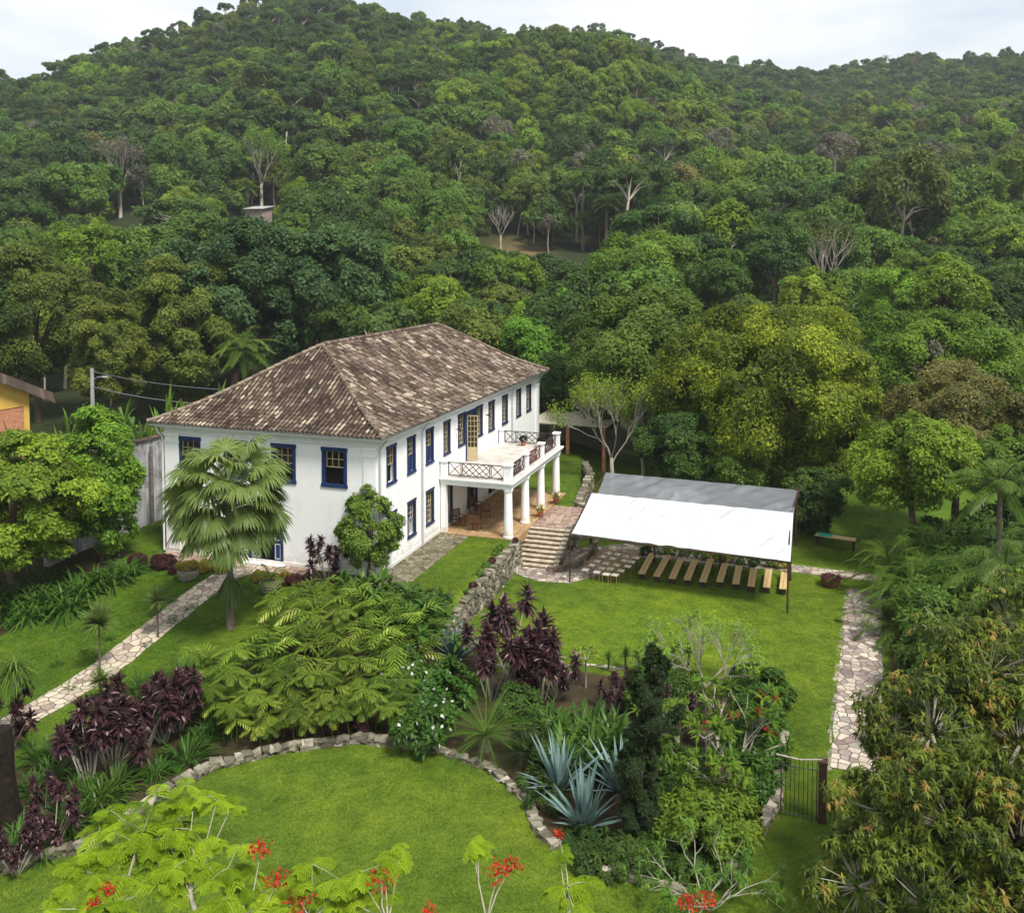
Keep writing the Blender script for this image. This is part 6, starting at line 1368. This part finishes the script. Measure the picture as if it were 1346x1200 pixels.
rz = rng.random(n) * 6.283
tz = zz + sc[:, 2] * 10; TPY = CCY - CF * ((tz - CAM[2]) / dp + PITCH); WPX = sc[:, 0] * 4.2 / dp * CF
keep = np.ones(n, bool)       # glades: no tree stands in front of these
for x0, x1, lim, dm in ((318, 368, 296, 226), (632, 725, 331, 204), (752, 782, 318, 208), (786, 812, 318, 201), (148, 172, 296, 238), (183, 197, 300, 241), (336, 354, 226, 238)):
    keep &= ~((PX + WPX * .8 > x0) & (PX - WPX * .8 < x1) & (TPY < lim) & (dp < dm))
dp, lt, PX, XY, zz, kk, sc, rz = (q[keep] for q in (dp, lt, PX, XY, zz, kk, sc, rz)); n = len(dp)
size = sc[:, 2] / dp * np.where((PX > -20) & (PX < 1366), 1, .01) * np.where(dp > 98, 1, .01)
idx = np.argsort(-size); NI = 250; near = set(idx[:NI].tolist())
LAB = {'a_dark': 'dark green round-crowned tree', 'b_mid': 'mid-green round-crowned tree', 'c_flat': 'dark flat-topped tree', 'd_lime': 'bright lime-green tree', 'e_olive': 'olive-green loose-crowned tree', 'f_brown': 'brownish dry-leaved tree', 'g_grey': 'thin grey-green tree with a pale trunk', 'h_yg': 'yellow-green tree', 'i_tall': 'tall narrow mid-green tree', 'j_bamboo': 'feathery yellow-green bamboo-like clump', 'k_palm': 'feather palm'}
for i in idx[:NI]:
    k = kinds[kk[i]]; cm, tm = near_p[k][int(rng.integers(0, NV))]
    t = thing('forest_tree', LAB[k] + ' among others on the lower forested hillside', 'tree', (XY[i, 0], XY[i, 1], zz[i]), rz[i], 'forest trees on the lower hillside: ' + LAB[k] + 's', sc[i])
    for nm, me in (('crown', cm), ('trunk', tm)):
        o = bpy.data.objects.new(nm, me); COL.objects.link(o); o.parent = t
far = np.array([i for i in range(n) if i not in near])
me = bpy.data.meshes.new('forest'); me.vertices.add(len(far)); me.vertices.foreach_set('co', np.stack([XY[far, 0], XY[far, 1], zz[far]], 1).ravel().astype(np.float32))
vi = kk[far] * NV + rng.integers(0, NV, len(far))
a = me.attributes.new('which', 'INT', 'POINT'); a.data.foreach_set('value', vi.astype(np.int32))
a = me.attributes.new('size', 'FLOAT_VECTOR', 'POINT'); a.data.foreach_set('vector', sc[far].ravel().astype(np.float32))
a = me.attributes.new('turn', 'FLOAT', 'POINT'); a.data.foreach_set('value', rz[far].astype(np.float32))
fo = bpy.data.objects.new('forest', me); COL.objects.link(fo); tag(fo, 'dense mixed forest covering the upper hillside up to the skyline', 'forest', kind='stuff')
ng = bpy.data.node_groups.new('forest_scatter', 'GeometryNodeTree'); ng.interface.new_socket('Geometry', in_out='INPUT', socket_type='NodeSocketGeometry'); ng.interface.new_socket('Geometry', in_out='OUTPUT', socket_type='NodeSocketGeometry')
N_ = ng.nodes; gi = N_.new('NodeGroupInput'); go = N_.new('NodeGroupOutput'); mp_ = N_.new('GeometryNodeMeshToPoints'); ip = N_.new('GeometryNodeInstanceOnPoints'); ci = N_.new('GeometryNodeCollectionInfo')
ci.inputs['Collection'].default_value = far_col; ci.inputs['Separate Children'].default_value = True; ci.inputs['Reset Children'].default_value = True
def na(nm, ty):
    x = N_.new('GeometryNodeInputNamedAttribute'); x.data_type = ty; x.inputs['Name'].default_value = nm; return x.outputs['Attribute']
cx_ = N_.new('ShaderNodeCombineXYZ'); ng.links.new(na('turn', 'FLOAT'), cx_.inputs[2])
er_ = N_.new('FunctionNodeEulerToRotation'); ng.links.new(cx_.outputs[0], er_.inputs[0])
ip.inputs['Pick Instance'].default_value = True
ng.links.new(gi.outputs[0], mp_.inputs[0]); ng.links.new(mp_.outputs[0], ip.inputs['Points']); ng.links.new(ci.outputs[0], ip.inputs['Instance']); ng.links.new(na('which', 'INT'), ip.inputs['Instance Index'])
ng.links.new(er_.outputs[0], ip.inputs['Rotation']); ng.links.new(na('size', 'FLOAT_VECTOR'), ip.inputs['Scale']); ng.links.new(ip.outputs[0], go.inputs[0])
md = fo.modifiers.new('scatter', 'NODES'); md.node_group = ng
# grass blades on the lawns
gcol = bpy.data.collections.new('grass_kinds')
def grassmat():
    m, t, b = new_mat('grass_blade')
    ge = t.nodes.new('ShaderNodeNewGeometry'); n1 = noise(t, .16, 3, vec=None); n2 = noise(t, 1.1, 5, vec=None, rough=.65)
    for q in (n1, n2): t.links.new(ge.outputs['Position'], q.inputs['Vector'])
    r1 = ramp(t, n1.outputs['Fac'], [(.3, (.073, .133, .010)), (.52, (.104, .166, .011)), (.72, (.150, .206, .014))]); r2 = ramp(t, n2.outputs['Fac'], [(.3, (.6, .68, .6)), (.55, (1, 1, 1)), (.75, (1.35, 1.2, 1.1))])
    a = t.nodes.new('ShaderNodeAttribute'); a.attribute_name = 'tint'; r3 = ramp(t, a.outputs['Fac'], [(0, (.6, .7, .6)), (1, (1.5, 1.35, 1.2))]); cur = r1.outputs[0]
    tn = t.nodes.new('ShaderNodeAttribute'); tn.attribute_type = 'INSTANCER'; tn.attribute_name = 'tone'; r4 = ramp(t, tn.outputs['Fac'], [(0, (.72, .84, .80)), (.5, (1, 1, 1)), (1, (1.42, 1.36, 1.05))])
    for r in (r2, r3, r4):
        x = t.nodes.new('ShaderNodeMixRGB'); x.blend_type = 'MULTIPLY'; x.inputs[0].default_value = 1; t.links.new(cur, x.inputs[1]); t.links.new(r.outputs[0], x.inputs[2]); cur = x.outputs[0]
    t.links.new(cur, b.inputs['Base Color']); b.inputs['Roughness'].default_value = .7; b.inputs['Specular IOR Level'].default_value = .2; return m
gm = grassmat()
for v in range(3):
    g = G(); q = 26; a_ = rng.random(q) * 6.28; P = np.stack([rng.normal(0, .085, q), rng.normal(0, .085, q), 0 * a_ - .01], 1); g.blades(P, np.stack([np.cos(a_) * .5, np.sin(a_) * .5, .9 + 0 * a_], 1), .075 + .04 * rng.random(q), .013, .7, 2, rng.random(q))
    gcol.objects.link(bpy.data.objects.new(f'tuft_{v}', g.mesh('tuft', gm)))
PV = []
for x0, x1, y0, y1, st_ in ((-14, 8, -30, 1, .17), (8, 27, -30, 20, .17), (2, 8, -4, 8.3, .17), (1, 7, 8, 34, .3), (8, 30, 20, 36, .3), (-22, -14, -16, 6, .2)):
    a_, b_ = np.meshgrid(np.arange(x0, x1, st_), np.arange(y0, y1, st_), indexing='ij'); PV.append(np.stack([a_.ravel(), b_.ravel()], 1))
PV = np.concatenate(PV); PV = PV + rng.uniform(-.1, .1, PV.shape); x_, y_ = PV[:, 0], PV[:, 1]
bad = np.zeros(len(PV), bool)
for poly in (BED, RBED, HBED, HBED2, LBED, [(-8.9, -30), (-8.9, -10), (-8.6, .2), (-5.9, .2), (-7.1, -2.6), (-7.25, -10), (-7.25, -30)], [(23.85, 10.8), (22.75, -9.1), (24.7, -9.1), (25.8, 10.8)], [(4.8, 5.9), (9, 6.2), (10.6, 8.4), (11.8, 12), (26, 12), (26, 14), (12, 14.4), (10, 15), (7.6, 13), (7.6, 17), (4.8, 17)], [(-14.2, -1.35), (2.05, -2.2), (2.05, 8.35), (5.1, 8.35), (5.1, 20.1), (0, 20.1), (0, 31), (-14.2, 31)], [(4.9, -3.3), (5.5, -3.3), (5.5, 8.3), (4.9, 8.3)]): bad |= inpoly(x_, y_, poly)
PV = PV[~bad]; dcam = (PV - CAM[:2]) @ F0[:2]; lcam = (PV - CAM[:2]) @ RT[:2]; PV = PV[(dcam > 14) & (np.abs(lcam) < dcam * .66 + 3)]; ng_ = len(PV)
me = bpy.data.meshes.new('grass'); me.vertices.add(ng_); me.vertices.foreach_set('co', np.stack([PV[:, 0], PV[:, 1], zg(PV[:, 0], PV[:, 1])], 1).ravel().astype(np.float32))
a = me.attributes.new('which', 'INT', 'POINT'); a.data.foreach_set('value', rng.integers(0, 3, ng_).astype(np.int32))
sg = rng.uniform(.7, 1.3, ng_); a = me.attributes.new('size', 'FLOAT_VECTOR', 'POINT'); a.data.foreach_set('vector', np.repeat(sg, 3).astype(np.float32))
a = me.attributes.new('turn', 'FLOAT', 'POINT'); a.data.foreach_set('value', (rng.random(ng_) * 6.28).astype(np.float32))
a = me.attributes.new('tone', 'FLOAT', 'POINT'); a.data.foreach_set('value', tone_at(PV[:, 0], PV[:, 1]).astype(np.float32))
go_ = bpy.data.objects.new('grass', me); COL.objects.link(go_); tag(go_, 'short mown green grass growing on all the lawns', 'grass', kind='stuff')
ng2 = ng.copy(); [nd for nd in ng2.nodes if nd.bl_idname == 'GeometryNodeCollectionInfo'][0].inputs['Collection'].default_value = gcol
md = go_.modifiers.new('scatter', 'NODES'); md.node_group = ng2
# ------------------------------------------------------------------ air
HAZE = .00015
zlo = float(Z.min()) - 1.5; ztop = float(zz.max()) + 26
g = G(); g.bb(gx[0] - 5, gx[-1] + 5, gy[0] - 5, gy[-1] + 5, zlo, ztop)
hm = bpy.data.materials.new('haze'); hm.use_nodes = True; t = hm.node_tree; t.nodes.remove(t.nodes.get('Principled BSDF')); pv = t.nodes.new('ShaderNodeVolumePrincipled'); pv.inputs['Density'].default_value = HAZE; pv.inputs['Color'].default_value = (.86, .92, 1.0, 1); t.links.new(pv.outputs[0], t.nodes.get('Material Output').inputs['Volume'])
tag(g.build('haze', hm), kind='stuff')
print('grass', ng_, 'forest', n, 'individual', NI)
